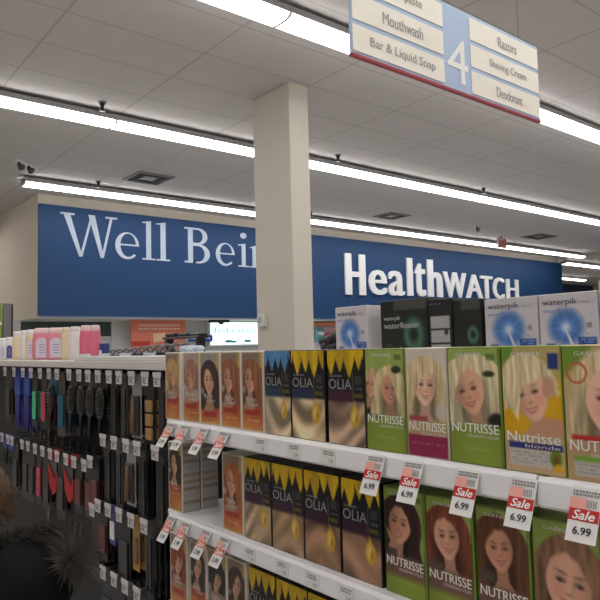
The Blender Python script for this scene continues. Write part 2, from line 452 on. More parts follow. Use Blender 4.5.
m = MB(); put_text(m, 'EXIT', -0.13, -0.28, 0.26, 0.14, '-y', 0.0315, 0.02); m.build('lettering', mat('exit_red', (200, 40, 36), 0.5), t)

# ------------------------------------------------------------------ blue wall sign
PY = 11.32
sg = thing('wall_sign', 'long blue wall board with white raised lettering on the pharmacy soffit', 'wall sign', (SX0, PY, 0))
MB().box(0.0, 0, 2.20, SX1 - SX0, SY - PY - 0.002, 4.13).build('board', BLUE, sg)
PALE = mat('pale_blue_letter', (196, 208, 226), 0.5, var=0.02)
WHITE_LET = mat('white_letter', (248, 248, 248), 0.4, var=0.01)
def arc(cx, cy, rx, ry, a0, a1, n=18): return [(cx + rx * math.cos(math.radians(a0 + (a1 - a0) * i / n)), cy + ry * math.sin(math.radians(a0 + (a1 - a0) * i / n))) for i in range(n + 1)]
def band(o, i): return [[o[k], o[k + 1], i[k + 1], i[k]] for k in range(len(o) - 1)]
def serif_glyph(ch):
    if ch == 'W':
        P = [[(.06, 1), (.22, 1), (.52, 0), (.44, 0)], [(.455, 0), (.515, 0), (.77, .97), (.715, .97)], [(.66, 1), (.82, 1), (1.04, 0), (.96, 0)], [(.975, 0), (1.035, 0), (1.27, 1), (1.205, 1)],
             [(0, 1), (.33, 1), (.33, .955), (0, .955)], [(1.08, 1), (1.38, 1), (1.38, .955), (1.08, .955)]]
        return [[(x / 1.38, y) for x, y in p] for p in P]
    if ch == 'e':
        o = arc(.5, .5, .5, .5, 4, 318, 30); i = arc(.54, .52, .33, .43, 4, 312, 30)
        return band(o, i) + [[(.12, .56), (.99, .56), (.99, .50), (.12, .50)]]
    if ch == 'l':
        return [[(.30, 0), (.68, 0), (.68, 1), (.30, .96)], [(0, 0), (1, 0), (1, .04), (0, .04)], [(0, .955), (.68, 1), (.68, .94), (.0, .93)]]
    if ch == 'B':
        P = [[(.14, 0), (.33, 0), (.33, 1), (.14, 1)], [(0, 0), (.45, 0), (.45, .05), (0, .05)], [(0, .95), (.45, .95), (.45, 1), (0, 1)]]
        P += band([(.33, 1), (.55, 1)] + arc(.55, .765, .36, .235, 88, -88, 14) + [(.33, .53)], [(.33, .95), (.52, .95)] + arc(.52, .765, .20, .185, 88, -88, 14) + [(.33, .58)])
        P += band([(.33, .54), (.58, .54)] + arc(.58, .27, .42, .27, 88, -88, 14) + [(.33, 0)], [(.33, .49), (.54, .49)] + arc(.54, .27, .25, .22, 88, -88, 14) + [(.33, .05)])
        return P
    if ch == 'i':
        c = arc(.5, .91, .30, .085, 0, 360, 16)[:-1]
        return [[(.32, 0), (.68, 0), (.68, .68), (.32, .65)], [(0, 0), (1, 0), (1, .04), (0, .04)], [(0, .645), (.68, .68), (.68, .62), (0, .61)], c]
    if ch == 'n':
        P = [[(.12, 0), (.30, 0), (.30, 1), (.12, .93)], [(0, 0), (.42, 0), (.42, .06), (0, .06)], [(0, .91), (.30, 1), (.30, .90), (0, .87)], [(.70, 0), (.88, 0), (.88, .62), (.70, .62)], [(.58, 0), (1, 0), (1, .06), (.58, .06)]]
        return P + band(arc(.58, .62, .30, .38, 0, 150, 14), arc(.54, .62, .16, .28, 0, 150, 14))
    if ch == 'g':
        return band(arc(.45, .72, .40, .28, 0, 360, 24), arc(.45, .72, .24, .23, 0, 360, 24)) + band(arc(.48, .20, .48, .20, 0, 360, 24), arc(.48, .20, .34, .13, 0, 360, 24)) + [[(.7, .95), (1, 1), (1, .93), (.75, .9)]]
def add_serif(ch, xa, xb, za, zb):
    mb = MB()
    for k, p in enumerate(serif_glyph(ch)):
        mb.prism([(xa + q[0] * (xb - xa) - SX0, za + q[1] * (zb - za)) for q in p], 'y', -0.005 - 0.0004 * (k % 5), -0.0005)
    mb.build('letter', PALE, sg)
for ch, xa, xb, za, zb in (('W', 3.83, 4.87, 3.255, 4.02), ('e', 4.83, 5.30, 3.265, 3.77), ('l', 5.366, 5.63, 3.28, 4.03), ('l', 5.655, 5.945, 3.28, 4.03), ('B', 6.26, 6.84, 3.28, 3.99),
                           ('e', 6.98, 7.44, 3.265, 3.745), ('i', 7.53, 7.80, 3.27, 4.0), ('n', 7.83, 8.33, 3.27, 3.745), ('g', 8.38, 8.85, 3.03, 3.75)):
    add_serif(ch, xa, xb, za, zb)
def add_bold(ch, xa, xb, za, zb, bold):
    v, f, d = text_geo(ch)
    mb = MB(); st = bold * (zb - za)
    for k, sh in enumerate((-1, -.33, .33, 1)):
        bold_copy(mb, [(xa + st + sh * st + p[0] * (xb - xa - 2 * st) - SX0, za + p[1] * (zb - za)) for p in v], f, 0.045 + 0.0006 * k)
    mb.build('letter', WHITE_LET, sg)
def bold_copy(mb, P, f, D):
    n = len(P); ed = {}
    for q in f:
        for k in range(len(q)):
            e = (q[k], q[(k + 1) % len(q)]); ed[e] = ed.get(e, 0) + 1
    fs = [tuple(q) for q in f] + [tuple(i + n for i in q)[::-1] for q in f]
    for (a, b) in ed:
        if (b, a) not in ed: fs.append((a, b, b + n, a + n))
    mb.add([(p[0], -D, p[1]) for p in P] + [(p[0], -0.001, p[1]) for p in P], fs)
for ch, xa, xb, za, zb, bo in (('H', 10.55, 11.22, 2.775, 3.77, .055), ('e', 11.33, 11.97, 2.80, 3.42, .055), ('a', 12.03, 12.62, 2.80, 3.43, .055), ('l', 12.74, 12.95, 2.81, 3.80, .055), ('t', 13.02, 13.46, 2.81, 3.68, .055), ('h', 13.55, 14.16, 2.81, 3.81, .055),
                               ('W', 14.20, 15.22, 2.82, 3.52, .055), ('A', 15.20, 15.98, 2.825, 3.50, .055), ('T', 15.90, 16.48, 2.83, 3.49, .055), ('C', 16.50, 17.06, 2.83, 3.47, .055), ('H', 17.18, 17.82, 2.85, 3.45, .055)):
    add_bold(ch, xa, xb, za, zb, bo)

# things beneath the soffit ------------------------------------------------
t = thing('promotional_sign', 'salmon pink notice board with white text under the blue board', 'sign', (5.99, 11.9, 0))
MB().bbox(-0.60, 0, 1.56, 0.60, 0.03, 2.16, 0.004).build('board', mat('salmon_board', (226, 132, 108), 0.6), t)
m = MB()
for z, L, s in ((2.045, 0.92, 1), (1.975, 0.86, 2)):
    rs = random.Random(s); x = -L / 2
    while x < L / 2:
        ww = rs.uniform(0.03, 0.09); m.box(x, -0.003, z, x + ww, -0.0005, z + 0.032); x += ww + 0.018
m.build('text_lines', mat('cream_ink', (240, 214, 190), 0.6), t)
MB().prism([(-0.12, 1.72), (0.10, 1.75), (0.13, 1.91), (-0.14, 1.89)], 'y', -0.004, -0.0005).build('coupon_print', mat('coupon_cream', (236, 208, 164), 0.6), t)
MB().box(-0.60, -0.004, 1.65, -0.20, -0.0005, 1.75).build('red_band', mat('notice_red', (206, 70, 58), 0.6), t)
MB().box(-0.03, 0.031, 0, 0.03, 0.06, 1.56).build('post', GREY_METAL, t)
t = thing('arrow_sign', 'narrow royal blue sign with small white arrow beside the salmon notice', 'sign', (6.98, 11.95, 0))
MB().bbox(-0.30, 0, 1.72, 0.28, 0.02, 1.86, 0.003).build('board', mat('royal_blue', (34, 84, 172), 0.5), t)
MB().prism([(0.12, 1.783), (0.19, 1.783), (0.19, 1.765), (0.24, 1.79), (0.19, 1.815), (0.19, 1.797), (0.12, 1.797)], 'y', -0.003, -0.0005).build('arrow', WHITE_INK, t)
MB().box(-0.24, -0.003, 1.782, 0.04, -0.0005, 1.798).build('white_line', WHITE_INK, t)
MB().box(-0.02, 0.021, 0, 0.02, 0.05, 1.75).build('post', GREY_METAL, t)
t = thing('light_box_sign', 'bright backlit white panel with pale teal lettering left of the column', 'sign', (8.57, 12.05, 0.02))
MB().bbox(-1.33, 0, 1.60, 1.5, 0.12, 2.14, 0.006).build('cabinet', WHITE_METAL, t)
MB().box(-1.30, -0.006, 1.63, 1.47, -0.0005, 2.11).build('lit_face', mat('backlit_acrylic', (214, 240, 240), 0.5, var=0.01, emit=1.5), t)
m = MB(); put_text(m, 'dedicated to you', -1.29, 1.84, 2.05, 0.17, '-y', 0.008); m.build('lettering', mat('teal_letter', (150, 205, 205), 0.5, emit=0.45), t)
m = MB()
for x, z, r in ((-0.85, 1.70, .05), (-0.72, 1.69, .04), (-0.35, 1.70, .05), (0.1, 1.69, .05)): m.ellipsoid((x, -0.009, z), (r * 2, 0.002, r * .7), 10, 6)
m.build('motif', mat('teal_motif', (110, 170, 200), 0.5), t)
t = thing('security_camera', 'flat black camera housing fixed under the blue board left of the column', 'security camera', (7.30, 11.75, 2.17))
MB().bbox(-0.22, -0.10, -0.055, 0.22, 0.10, 0, 0.02).build('housing', BLACK, t)
MB().ellipsoid((0.05, 0, -0.05), (0.06, 0.06, 0.05)).build('dome', mat('smoked_dome', (30, 30, 32), 0.1), t)
t = thing('wall_box', 'small white switch box on the left side of the column', 'switch box', (4.09, 5.68, 1.88))
MB().bbox(-0.05, -0.07, -0.09, 0, 0.055, 0.05, 0.006).build('housing', mat('switch_white', (214, 212, 204), 0.5), t)
MB().bbox(-0.058, -0.03, -0.05, -0.05, 0.02, 0.01, 0.002).build('cover', mat('switch_grey', (168, 166, 160), 0.5), t)
# pharmacy shelf to the right of the column
t = thing('wall_shelf', 'white wall shelf unit with a pink header seen right of the column', 'shelf', (10.7, 11.9, 0))
m = MB(); m.box(-0.7, 0.2, 0, 0.9, 0.25, 2.1)
for z in (0.3, 0.8, 1.3, 1.62): m.box(-0.7, 0.0, z, 0.9, 0.2, z + 0.03)
m.build('carcass', WHITE_METAL, t)
MB().box(-0.70, -0.01, 2.05, 0.9, -0.001, 2.13).build('header_panel', mat('coral_header', (230, 140, 112), 0.6), t)
MB().box(-0.30, 0.10, 1.88, 0.9, 0.12, 2.04).build('pale_panel', mat('pale_pink', (222, 190, 190), 0.6), t)
MB().box(-0.30, 0.05, 1.80, 0.9, 0.07, 1.88).build('pink_panel', mat('magenta_panel', (206, 70, 110), 0.6), t)
def pharm_pack(loc, c, label, wd, hh):
    o = MB().bbox(-wd / 2, -0.05, 0, wd / 2, 0.05, hh, 0.004).build('medicine_pack', c, None, loc); tag(o, label, 'pack')
    MB().box(-wd / 2 + 0.01, -0.053, hh * .55, wd / 2 - 0.01, -0.0505, hh * .8).build('label_band', PAPER, o)
pharm_pack((10.28, 11.97, 1.651), mat('teal_pack', (86, 150, 164), 0.5), 'teal pack on the wall shelf right beside the column', 0.22, 0.33)
pharm_pack((10.52, 11.97, 1.651), mat('navy_pack', (50, 52, 104), 0.5), 'navy pack on the wall shelf, between the teal pack and the pale box', 0.16, 0.12)

# green-edged display end and grey header at far left
t = thing('display_end', 'tall grey display end with a lime green side sign at far left', 'display', (2.80, 11.0, 0))
MB().bbox(0.02, -0.03, 0, 0.14, 0.03, 2.37, 0.004).build('grey_post', mat('mid_grey_panel', (120, 118, 116), 0.5), t)
MB().bbox(0.142, -0.035, 0, 0.165, 0.035, 2.36, 0.003).build('dark_edge', mat('dark_edge', (48, 38, 36), 0.5), t)
MB().bbox(-0.50, -0.02, 0, 0.0, 0.02, 2.38, 0.004).build('green_panel', mat('lime_green', (128, 158, 44), 0.5), t)
MB().box(-0.45, -0.026, 2.03, 0.0, -0.0205, 2.07).build('white_line', WHITE_INK, t)

# far blue board on the back wall to the right
t = thing('far_wall_sign', 'dark navy sign board on the far wall beyond the blue board', 'wall sign', (31.0, 16.35, 0))
MB().bbox(-1.3, 0, 3.85, 1.6, 0.1, 4.27, 0.01).build('board', mat('navy_board', (40, 52, 82), 0.6), t)
m = MB()
m.box(-1.25, -0.01, 3.88, 1.55, -0.001, 3.91); m.build('edge_strip', mat('navy_strip', (64, 80, 112), 0.6), t)

# ------------------------------------------------------------------ hanging aisle sign
sn = thing('aisle_sign', 'hanging pale blue aisle sign numbered 4 listing toiletries', 'aisle sign', (1.657, 1.70, 0))
SW, SB, ST = 1.295, 2.66, 3.042
SIGN_BLUE = mat('sign_blue', (172, 192, 220), 0.5, var=0.02)
MB().box(0, 0, SB, SW, 0.012, ST).build('panel', SIGN_BLUE, sn)
MB().box(0, -0.004, SB - 0.006, SW, 0.016, SB + 0.004).build('bottom_rail', mat('sign_red_edge', (160, 50, 62), 0.5), sn)
SIGN_CREAM = mat('sign_cream', (240, 234, 220), 0.5, var=0.02)
ft = [(0.005, 0.545, ['Toothpaste', 'Mouthwash', 'Bar & Liquid Soap'], [.24, .24, .385]), (0.735, SW - 0.006, ['Razors', 'Shaving Cream', 'Deodorant'], [.15, .30, .21])]
for xa, xb, words, wid in ft:
    for k, wd in enumerate(words):
        zt = ST - 0.016 - k * 0.1235; zb = zt - 0.103
        s = MB().box(xa, -0.003, zb, xb, -0.0005, zt).build('word_strip', SIGN_CREAM, sn)
        m = MB(); W = wid[k]; c = (xa + xb) / 2 + 0.015
        put_text(m, wd, c - W / 2, zb + 0.026, W, 0.048, '-y', 0.0045, 0.015); m.build('lettering', mat('sign_grey_ink', (158, 152, 152), 0.6), s)
m = MB(); put_text(m, '4', 0.568, SB + 0.04, 0.145, 0.20, '-y', 0.002, 0.0); m.build('number', WHITE_INK, sn)
for x in (0.15, SW - 0.15):
    MB().tube([(x, 0.006, ST), (x, 0.006, CEIL)], 0.0011, 5).build('hanging_wire', GREY_METAL, sn)

# ------------------------------------------------------------------ gondola
FX = 0.885             # plane of the carton fronts
BAYS = [(-0.66, 0.53), (0.53, 1.715)]
PEGS = [(1.715, 2.815), (2.815, 3.97), (3.97, 5.25)]
g = thing('shelving_gondola', 'long white double-sided shop shelving run with pegboard and shelf bays', 'shelving', (0, 0, 0))
MB().box(0.90, -0.66, 0.0, 1.72, 5.25, 0.14).build('kick_base', mat('kick_grey', (70, 68, 66), 0.5), g)
MB().box(0.865, -0.66, 0.14, 1.74, 5.25, 0.17).build('base_deck', WHITE_METAL, g)
m = MB()
for a, b in BAYS: m.box(1.29, a + 0.012, 0.17, 1.31, b - 0.012, 1.505)
m.build('back_panel', mat('back_panel_white', (196, 192, 188), 0.5), g)
def peg_mat():
    mm = bpy.data.materials.new('pegboard'); mm.use_nodes = True
    nt = mm.node_tree; b = nt.nodes['Principled BSDF']; N = nt.nodes.new; L = nt.links.new
    gg = N('ShaderNodeNewGeometry'); mp = N('ShaderNodeVectorMath'); mp.operation = 'MULTIPLY'; mp.inputs[1].default_value = (0, 39.4, 39.4); L(gg.outputs['Position'], mp.inputs[0])
    fr = N('ShaderNodeVectorMath'); fr.operation = 'FRACTION'; L(mp.outputs[0], fr.inputs[0])
    ds = N('ShaderNodeVectorMath'); ds.operation = 'DISTANCE'; L(fr.outputs[0], ds.inputs[0]); ds.inputs[1].default_value = (0, .5, .5)
    lt = N('ShaderNodeMath'); lt.operation = 'LESS_THAN'; L(ds.outputs['Value'], lt.inputs[0]); lt.inputs[1].default_value = 0.14
    c = N('ShaderNodeMix'); c.data_type = 'RGBA'; L(lt.outputs[0], c.inputs[0]); c.inputs[6].default_value = (*lin((20, 20, 20)), 1); c.inputs[7].default_value = (*lin((6, 6, 6)), 1)
    L(c.outputs[2], b.inputs['Base Color']); b.inputs['Roughness'].default_value = 0.6
    return mm
for a, b in PEGS:
    MB().box(1.29, a + 0.012, 0.17, 1.31, b - 0.012, 1.505).build('pegboard', peg_mat() if 'peg' not in MATS else MATS['peg'], g)
for y in (-0.66, 0.53, 1.715, 2.815, 3.97, 5.25):
    MB().box(1.275, y - 0.011, 0.17, 1.325, y + 0.011, 1.505).build('upright', GREY_METAL, g)
MB().bbox(1.10, 1.70, 1.506, 1.74, 5.25, 1.526, 0.003).bbox(1.090, 1.70, 1.496, 1.0995, 5.25, 1.528, 0.002).build('top_deck', mat('top_deck_white', (214, 209, 203), 0.45, var=0.03), g)
MB().bbox(1.265, -0.66, 1.506, 1.74, 1.699, 1.526, 0.003).build('top_deck', mat('top_deck_white', (214, 209, 203), 0.45), g)
MB().box(1.345, -0.66, 0.17, 1.36, 5.25, 1.505).build('far_side_panel', mat('back_panel_white', (196, 192, 188), 0.5), g)

# shelves with price rails
RAIL_END = 0.056     # the rail is shorter than the deck
def make_shelf(z, ya, yb, label, labels_at):
    t = thing('display_shelf', label, 'shelf', (0, 0, z), 0, 'dye shelves')
    MB().bbox(0.8815, ya + 0.014, -0.014, 1.272, yb - 0.005, 0.0, 0.002).bbox(0.868, ya + 0.003, -0.014, 0.8825, yb - RAIL_END, -0.0003, 0.001).build('deck', WHITE_METAL, t)
    r = MB().prism([(0.868, 0.002), (0.863, 0.002), (0.858, -0.004), (0.855, -0.036), (0.861, -0.041), (0.866, -0.038), (0.868, -0.015)], 'y', ya + 0.002, yb - RAIL_END).build('price_rail', WHITE_METAL, t)
    for k, y in enumerate(labels_at):
        lb = MB().box(0.8535, y - 0.022, -0.036, 0.8550, y + 0.022, -0.004).build('shelf_label', PAPER, r)
        lb['label'] = 'white paper price label'
        m = MB(); rs = random.Random(int(y * 1000))
        for zz in (-0.012, -0.017):
            a = -y - 0.012
            while a < -y + 0.014:
                ww = rs.uniform(.002, .006); m.add([(0.8530, -a, zz), (0.8530, -a - ww, zz), (0.8530, -a - ww, zz + .003), (0.8530, -a, zz + .003)], [(0, 1, 2, 3)]); a += ww + .0015
        put_text(m, random.Random(k).choice(['9.99', '11.99', '8.49']), -y + 0.004, -0.032, 0.012, 0.008, '-x', -0.8530, 0.0)
        m.build('label_print', GREY_INK, lb)
    return t
Z1, Z2, Z3 = 1.372, 1.120, 0.868
make_shelf(Z1, 0.53, 1.715, 'upper white dye shelf with price rail and hanging sale tags', [1.21, 1.09, 0.98])
make_shelf(Z2, 0.53, 1.715, 'middle white dye shelf with price rail, partly empty at its left end', [1.26, 1.14, 1.04, 0.94, 0.84])
make_shelf(Z3, 0.53, 1.715, 'lowest white dye shelf, holding the bottom row of dye cartons', [1.2, 1.0])
RAIL_END = 0.002
make_shelf(Z1, -0.66, 0.53, 'upper white shelf of the nearest bay, at the right edge', [0.30, 0.18])
make_shelf(Z2, -0.66, 0.53, 'middle white shelf of the nearest bay, at the right edge', [0.30, 0.18])

# ------------------------------------------------------------------ hair dye cartons
BH = 0.19
def side_print(U, V, a, seed):
    C = np.ones(U.shape + (3,)) * np.array((186, 182, 178.0))
    rs = np.random.RandomState(seed)
    for k in range(9):
        v = 0.15 + k * a / 10; c = [(128, 108, 90), (172, 166, 160), (150, 124, 98), (118, 114, 110)][rs.randint(4)]
        C = mixin(C, rect(U, V, 0.0, v, 1, v + 0.16, 0.12) * 0.6, c)
    return C
SIDE_ME = {}
def carton(kind, w, d, print_fn, body_mat, texts, y, z, label, group, h=BH, side=False, x=FX):
    """a carton standing on a shelf: body > front print > lettering"""
    o = MB().bbox(0, -w / 2, 0, d, w / 2, h, 0.0012).build('hair_dye_box', body_mat, None, (x, y, z))
    tag(o, label, 'hair dye box', group)
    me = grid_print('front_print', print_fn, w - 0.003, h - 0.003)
    p = child('front_print', me, o, (-0.0006, 0, 0.0015))
    for mt, items in texts:
        for (s, a, b, tw, th, bold) in items:
            m = MB(); put_text(m, s, -w / 2 + a * w, b * h, tw * w if tw else None, th * h, '-x', 0.0006, bold); m.build('lettering', mt, p)
    if side:
        k = ('s', round(d, 3))
        sm_ = grid_print('side_print', lambda U, V, a: side_print(U, V, a, 5), d - 0.003, h - 0.003)
        q = child('side_print', sm_, o, (d / 2, -w / 2 - 0.0006, 0.0015)); q.rotation_euler = (0, 0, PI / 2)
    return o

GOLD = mat('gold_ink', (214, 170, 60), 0.4)
def warm_print(hair, skin, seed, fringe=0.5, length=1.9, bg=(152, 130, 110), tilt=0.1, turn=0.3, wide=1.85, fx=0.47):
    def fn(U, V, a):
        C = np.ones(U.shape + (3,)) * np.array(bg, float)
        C = portrait(C, U, V, fx, 0.74, 0.26, hair, skin, tilt, length, wide, fringe, turn, seed, 1.5, part=0.4 if turn > 0 else -0.4)
        C = mixin(C, rect(U, V, 0.84, 0.05, 0.97, 0.42, 0.06) * 0.8, (214, 178, 70))
        C = mixin(C, cov(ell(U, V, 0.12, 1.02, 0.09, 0.09), 0.05) * 0.6, (210, 204, 196))
        band_ = 1.50
        g = np.clip((V - band_) / (a - band_), 0, 1)[..., None]
        O = np.array((190, 92, 58.0)) * (1 - g) + np.array((214, 150, 76.0)) * g
        O = O * (0.92 + 0.14 * strands(U, V, 12, seed)[..., None])
        m = cov(band_ + 0.06 * np.sin(U * 5) - V, 0.05)[..., None]
        C = C * (1 - m) + O * m
        C = mixin(C, rect(U, V, 0.16, band_ + 0.04, 0.82, band_ + 0.18, 0.05) * 0.85, (172, 52, 46))
        C = mixin(C, rect(U, V, 0.44, band_ + 0.24, 0.50, band_ + 0.42, 0.03) * 0.5, (190, 60, 40))
        C = dashes(C, U, V, 0.2, 0.8, band_ + 0.30, 0.03, (240, 206, 150), 3)
        C = mixin(C, 1 - rect(U, V, 0.035, 0.03, 0.965, a - 0.03, 0.03), (228, 218, 200))
        return C
    return fn
WARM_BODY = mat('warm_carton', (226, 218, 206), 0.5, var=0.04)
WARM_TEXT = [(mat('silver_ink', (206, 200, 196), 0.5), [('Belle', .22, .365, .42, .055, 0.0), ('Color', .30, .305, .46, .055, 0.0)])]
TEXT_PALE = mat('pale_ink', (216, 212, 204), 0.5)

def olia_print(petal, tint, bandc, seed):
    def fn(U, V, a):
        C = np.ones(U.shape + (3,)) * np.array((24, 24, 27.0))
        split = a * 0.54
        H = np.array(tint, float) * 1.12 * (0.60 + 0.66 * strands(V * 0.75 + 0.25 * U + 0.30 * np.sin(U * 3.0 + V * 0.8 + seed), U * 0.5, 22, seed)[..., None])
        H = H * (0.96 + 0.08 * strands(V + 0.35 * np.sin(U * 3.0 + seed), U, 90, seed + 1)[..., None])
        m = cov(split - V, 0.06)[..., None]; C = C * (1 - m) + np.clip(H, 0, 255) * m
        C = mixin(C, rect(U, V, 0.0, a * 0.42, 0.68, a * 0.545, 0.10) * 0.75, bandc)
        # petals hanging from the top edge
        x = U * 3.9 + seed * 0.37; fr = np.abs((x % 1.0) - 0.5) * 2
        idx = np.floor(x).astype(int); dep = np.array([.36, .46, .40, .50, .34, .44, .38])[idx % 7]
        P = np.array(petal, float) * (0.84 + 0.2 * strands(U, V * 0.2, 30, seed)[..., None])
        edge = dep + 0.03 - (fr ** 1.15) * 0.30
        m = cov(V - edge, 0.03)[..., None]; C = C * (1 - m) + np.clip(P, 0, 255) * m
        C = mixin(C, rect(U, V, 0.69, a * 0.24, 0.70, a * 0.56, 0.012) * 0.8, (130, 120, 90))
        C = mixin(C, rect(U, V, 0.76, a * 0.27, 0.94, a * 0.36, 0.03) * 0.6, (92, 92, 92))
        C = dashes(C, U, V, 0.76, 0.94, a * 0.40, 0.03, (140, 140, 136), 6)
        C = mixin(C, rect(U, V, 0.72, a * 0.455, 0.96, a * 0.50, 0.02) * 0.6, (150, 130, 40))
        # the oil drop
        d = ell(U, V, 0.74, a * 0.70, 0.13, 0.20); C = mixin(C, cov(d, 0.03), (214, 168, 60))
        tri = np.maximum(np.abs(U - 0.74) - np.clip((V - a * 0.53) * 0.40, 0, 1) * 0.8, V - a * 0.66)
        C = mixin(C, cov(tri, 0.025) * (V > a * 0.53), (214, 168, 60))
        C = mixin(C, 0.8 * cov(ell(U, V, 0.71, a * 0.69, 0.05, 0.12, 0.2), 0.04), (240, 214, 130))
        C = mixin(C, 0.6 * cov(ell(U, V, 0.78, a * 0.72, 0.03, 0.06), 0.03), (150, 100, 26))
        return C
    return fn
OLIA_BODY = mat('black_carton', (26, 26, 28), 0.4)
OLIA_TEXT = [(mat('olia_silver', (150, 148, 152), 0.5), [('GARNIER', .08, .700, .34, .022, 0.0), ('OLIA', .05, .575, .62, .105, 0.0)])]

def nut_text(v=.265, sub='NOURISHING COLOR', word='NUTRISSE'):
    return [(mat('nutri_white', (232, 230, 222), 0.5), [(word, .06, v, .88, .080, 0.02)]), (TEXT_PALE, [(sub, .36, v - .040, .57, .026, 0.0), ('GARNIER', .18, .915, .5, .03, 0.0)])]
def green_print(pf, low=(140, 158, 62), split=0.66, bg=(158, 178, 90), mid=None):
    def fn(U, V, a):
        C = np.ones(U.shape + (3,)) * np.array(bg, float)
        C = C * (0.9 + 0.14 * (1 - V / a))[..., None]
        C = pf(C, U, V, a)
        g = np.array(low, float)
        m = cov(a * split + 0.02 * np.sin(U * 7) - V, 0.10)[..., None]
        mm = np.array(mid if mid else low, float)
        k = (np.clip((V - a * 0.80) / (a * 0.06), 0, 1) if mid else np.clip((V - a * split) / (a * 0.16), 0, 1))[..., None]
        G = mm * (1 - k) + g * k
        C = C * (1 - m) + G * (0.94 + 0.10 * np.sin(U * 2.5)[..., None]) * m
        C = dashes(C, U, V, 0.1, 0.75, a * 0.86, 0.03, (150, 186, 84), 9)
        C = mixin(C, rect(U, V, 0.76, 0.10, 0.93, 0.20, 0.03) * 0.6, (70, 96, 34))
        C = mixin(C, 1 - rect(U, V, 0.012, 0.0, 0.985, a, 0.02), (70, 100, 30))
        return C
    return fn
GREEN_BODY = mat('green_carton', (128, 146, 62), 0.45, var=0.05)
def pf_duo(C, U, V, a):
    C = portrait(C, U, V, 0.14, 0.68, 0.17, (206, 178, 128), (214, 164, 134), 0.1, 1.0, 1.35, 0.3, -0.4, 1.0, 1.4, cloth=(30, 30, 30))
    C = portrait(C, U, V, 0.62, 0.74, 0.21, (228, 206, 156), (206, 150, 122), 0.0, 1.75, 2.0, 0.50, 0.4, 2.0, 1.5, part=-0.3, cloth=(28, 28, 30))
    return mixin(C, cov(ell(U, V, 0.80, 0.38, 0.12, 0.07), 0.03), (52, 62, 36))
def pf_sleek(C, U, V, a):
    C = portrait(C, U, V, 0.42, 0.70, 0.285, (236, 216, 172), (226, 172, 142), -0.25, 1.9, 2.5, 0.25, -0.35, 3.0, 1.5, part=0.2, lips=(176, 60, 62))
    C = mixin(C, cov(ell(U, V, 0.92, 1.18, 0.16, 0.14), 0.05), (34, 30, 26))
    return mixin(C, cov(ell(U, V, 0.80, 0.42, 0.11, 0.05), 0.03), (44, 60, 32))
def pf_hand(C, U, V, a):
    C = portrait(C, U, V, 0.40, 0.66, 0.28, (62, 40, 36), (206, 150, 122), 0.15, 2.0, 1.9, 0.30, -0.3, 4.0, 1.45, part=-0.2)
    for k in range(4): C = mixin(C, cov(ell(U, V, 0.13 + k * 0.05, 0.92 + k * 0.05, 0.035, 0.15, -0.4 + 0.12 * k), 0.03), (200 - 6 * k, 146, 116))
    C = mixin(C, cov(ell(U, V, 0.24, 1.16, 0.16, 0.12, 0.6), 0.04), (196, 140, 112))
    return mixin(C, rect(U, V, 0.04, 1.14, 0.32, 1.30, 0.03) * 0.9, (72, 66, 60))
def pf_red(C, U, V, a):
    C = portrait(C, U, V, 0.45, 0.68, 0.28, (132, 72, 52), (220, 166, 138), -0.1, 2.2, 1.9, 0.25, 0.2, 5.0, 1.5, part=-0.1, lips=(190, 60, 66))
    return mixin(C, rect(U, V, 0.04, 1.14, 0.36, 1.32, 0.03) * 0.9, (96, 84, 76))
def pf_brun(C, U, V, a):
    C = portrait(C, U, V, 0.44, 0.66, 0.27, (112, 70, 48), (212, 154, 124), -0.1, 2.0, 2.1, 0.25, 0.2, 6.0, 1.55, part=0.2, lips=(176, 64, 60))
    return mixin(C, rect(U, V, 0.04, 1.06, 0.34, 1.24, 0.03) * 0.9, (90, 80, 74))
def pf_smile(C, U, V, a):
    return portrait(C, U, V, 0.52, 0.82, 0.34, (152, 114, 86), (222, 168, 142), 0.12, 1.9, 1.65, 0.30, 0.2, 7.0, 1.45, part=-0.2, lips=(186, 80, 78))
def pink_print(U, V, a):
    C = np.ones(U.shape + (3,)) * np.array((226, 216, 200.0))
    C = portrait(C, U, V, 0.48, 0.72, 0.28, (232, 206, 160), (238, 192, 166), 0.05, 1.8, 2.0, 0.35, 0.2, 8.0, 1.5, part=0.5, lips=(202, 110, 104), bangs=-0.7)
    C = mixin(C, cov(a * 0.66 - V, 0.10), (196, 168, 124))
    C = mixin(C, cov(ell(U, V, 0.86, 1.22, 0.13, 0.15), 0.04) * 0.8, (214, 206, 198))
    C = mixin(C, cov(a * 0.80 - V, 0.05), (150, 44, 80))
    C = mixin(C, rect(U, V, 0.06, a * .625, 0.52, a * .67, 0.02) * 0.85, (170, 70, 76))
    C = dashes(C, U, V, 0.1, 0.9, a * 0.87, 0.03, (190, 110, 134), 12)
    return mixin(C, 1 - rect(U, V, 0.012, 0.0, 0.985, a, 0.02), (216, 204, 190))
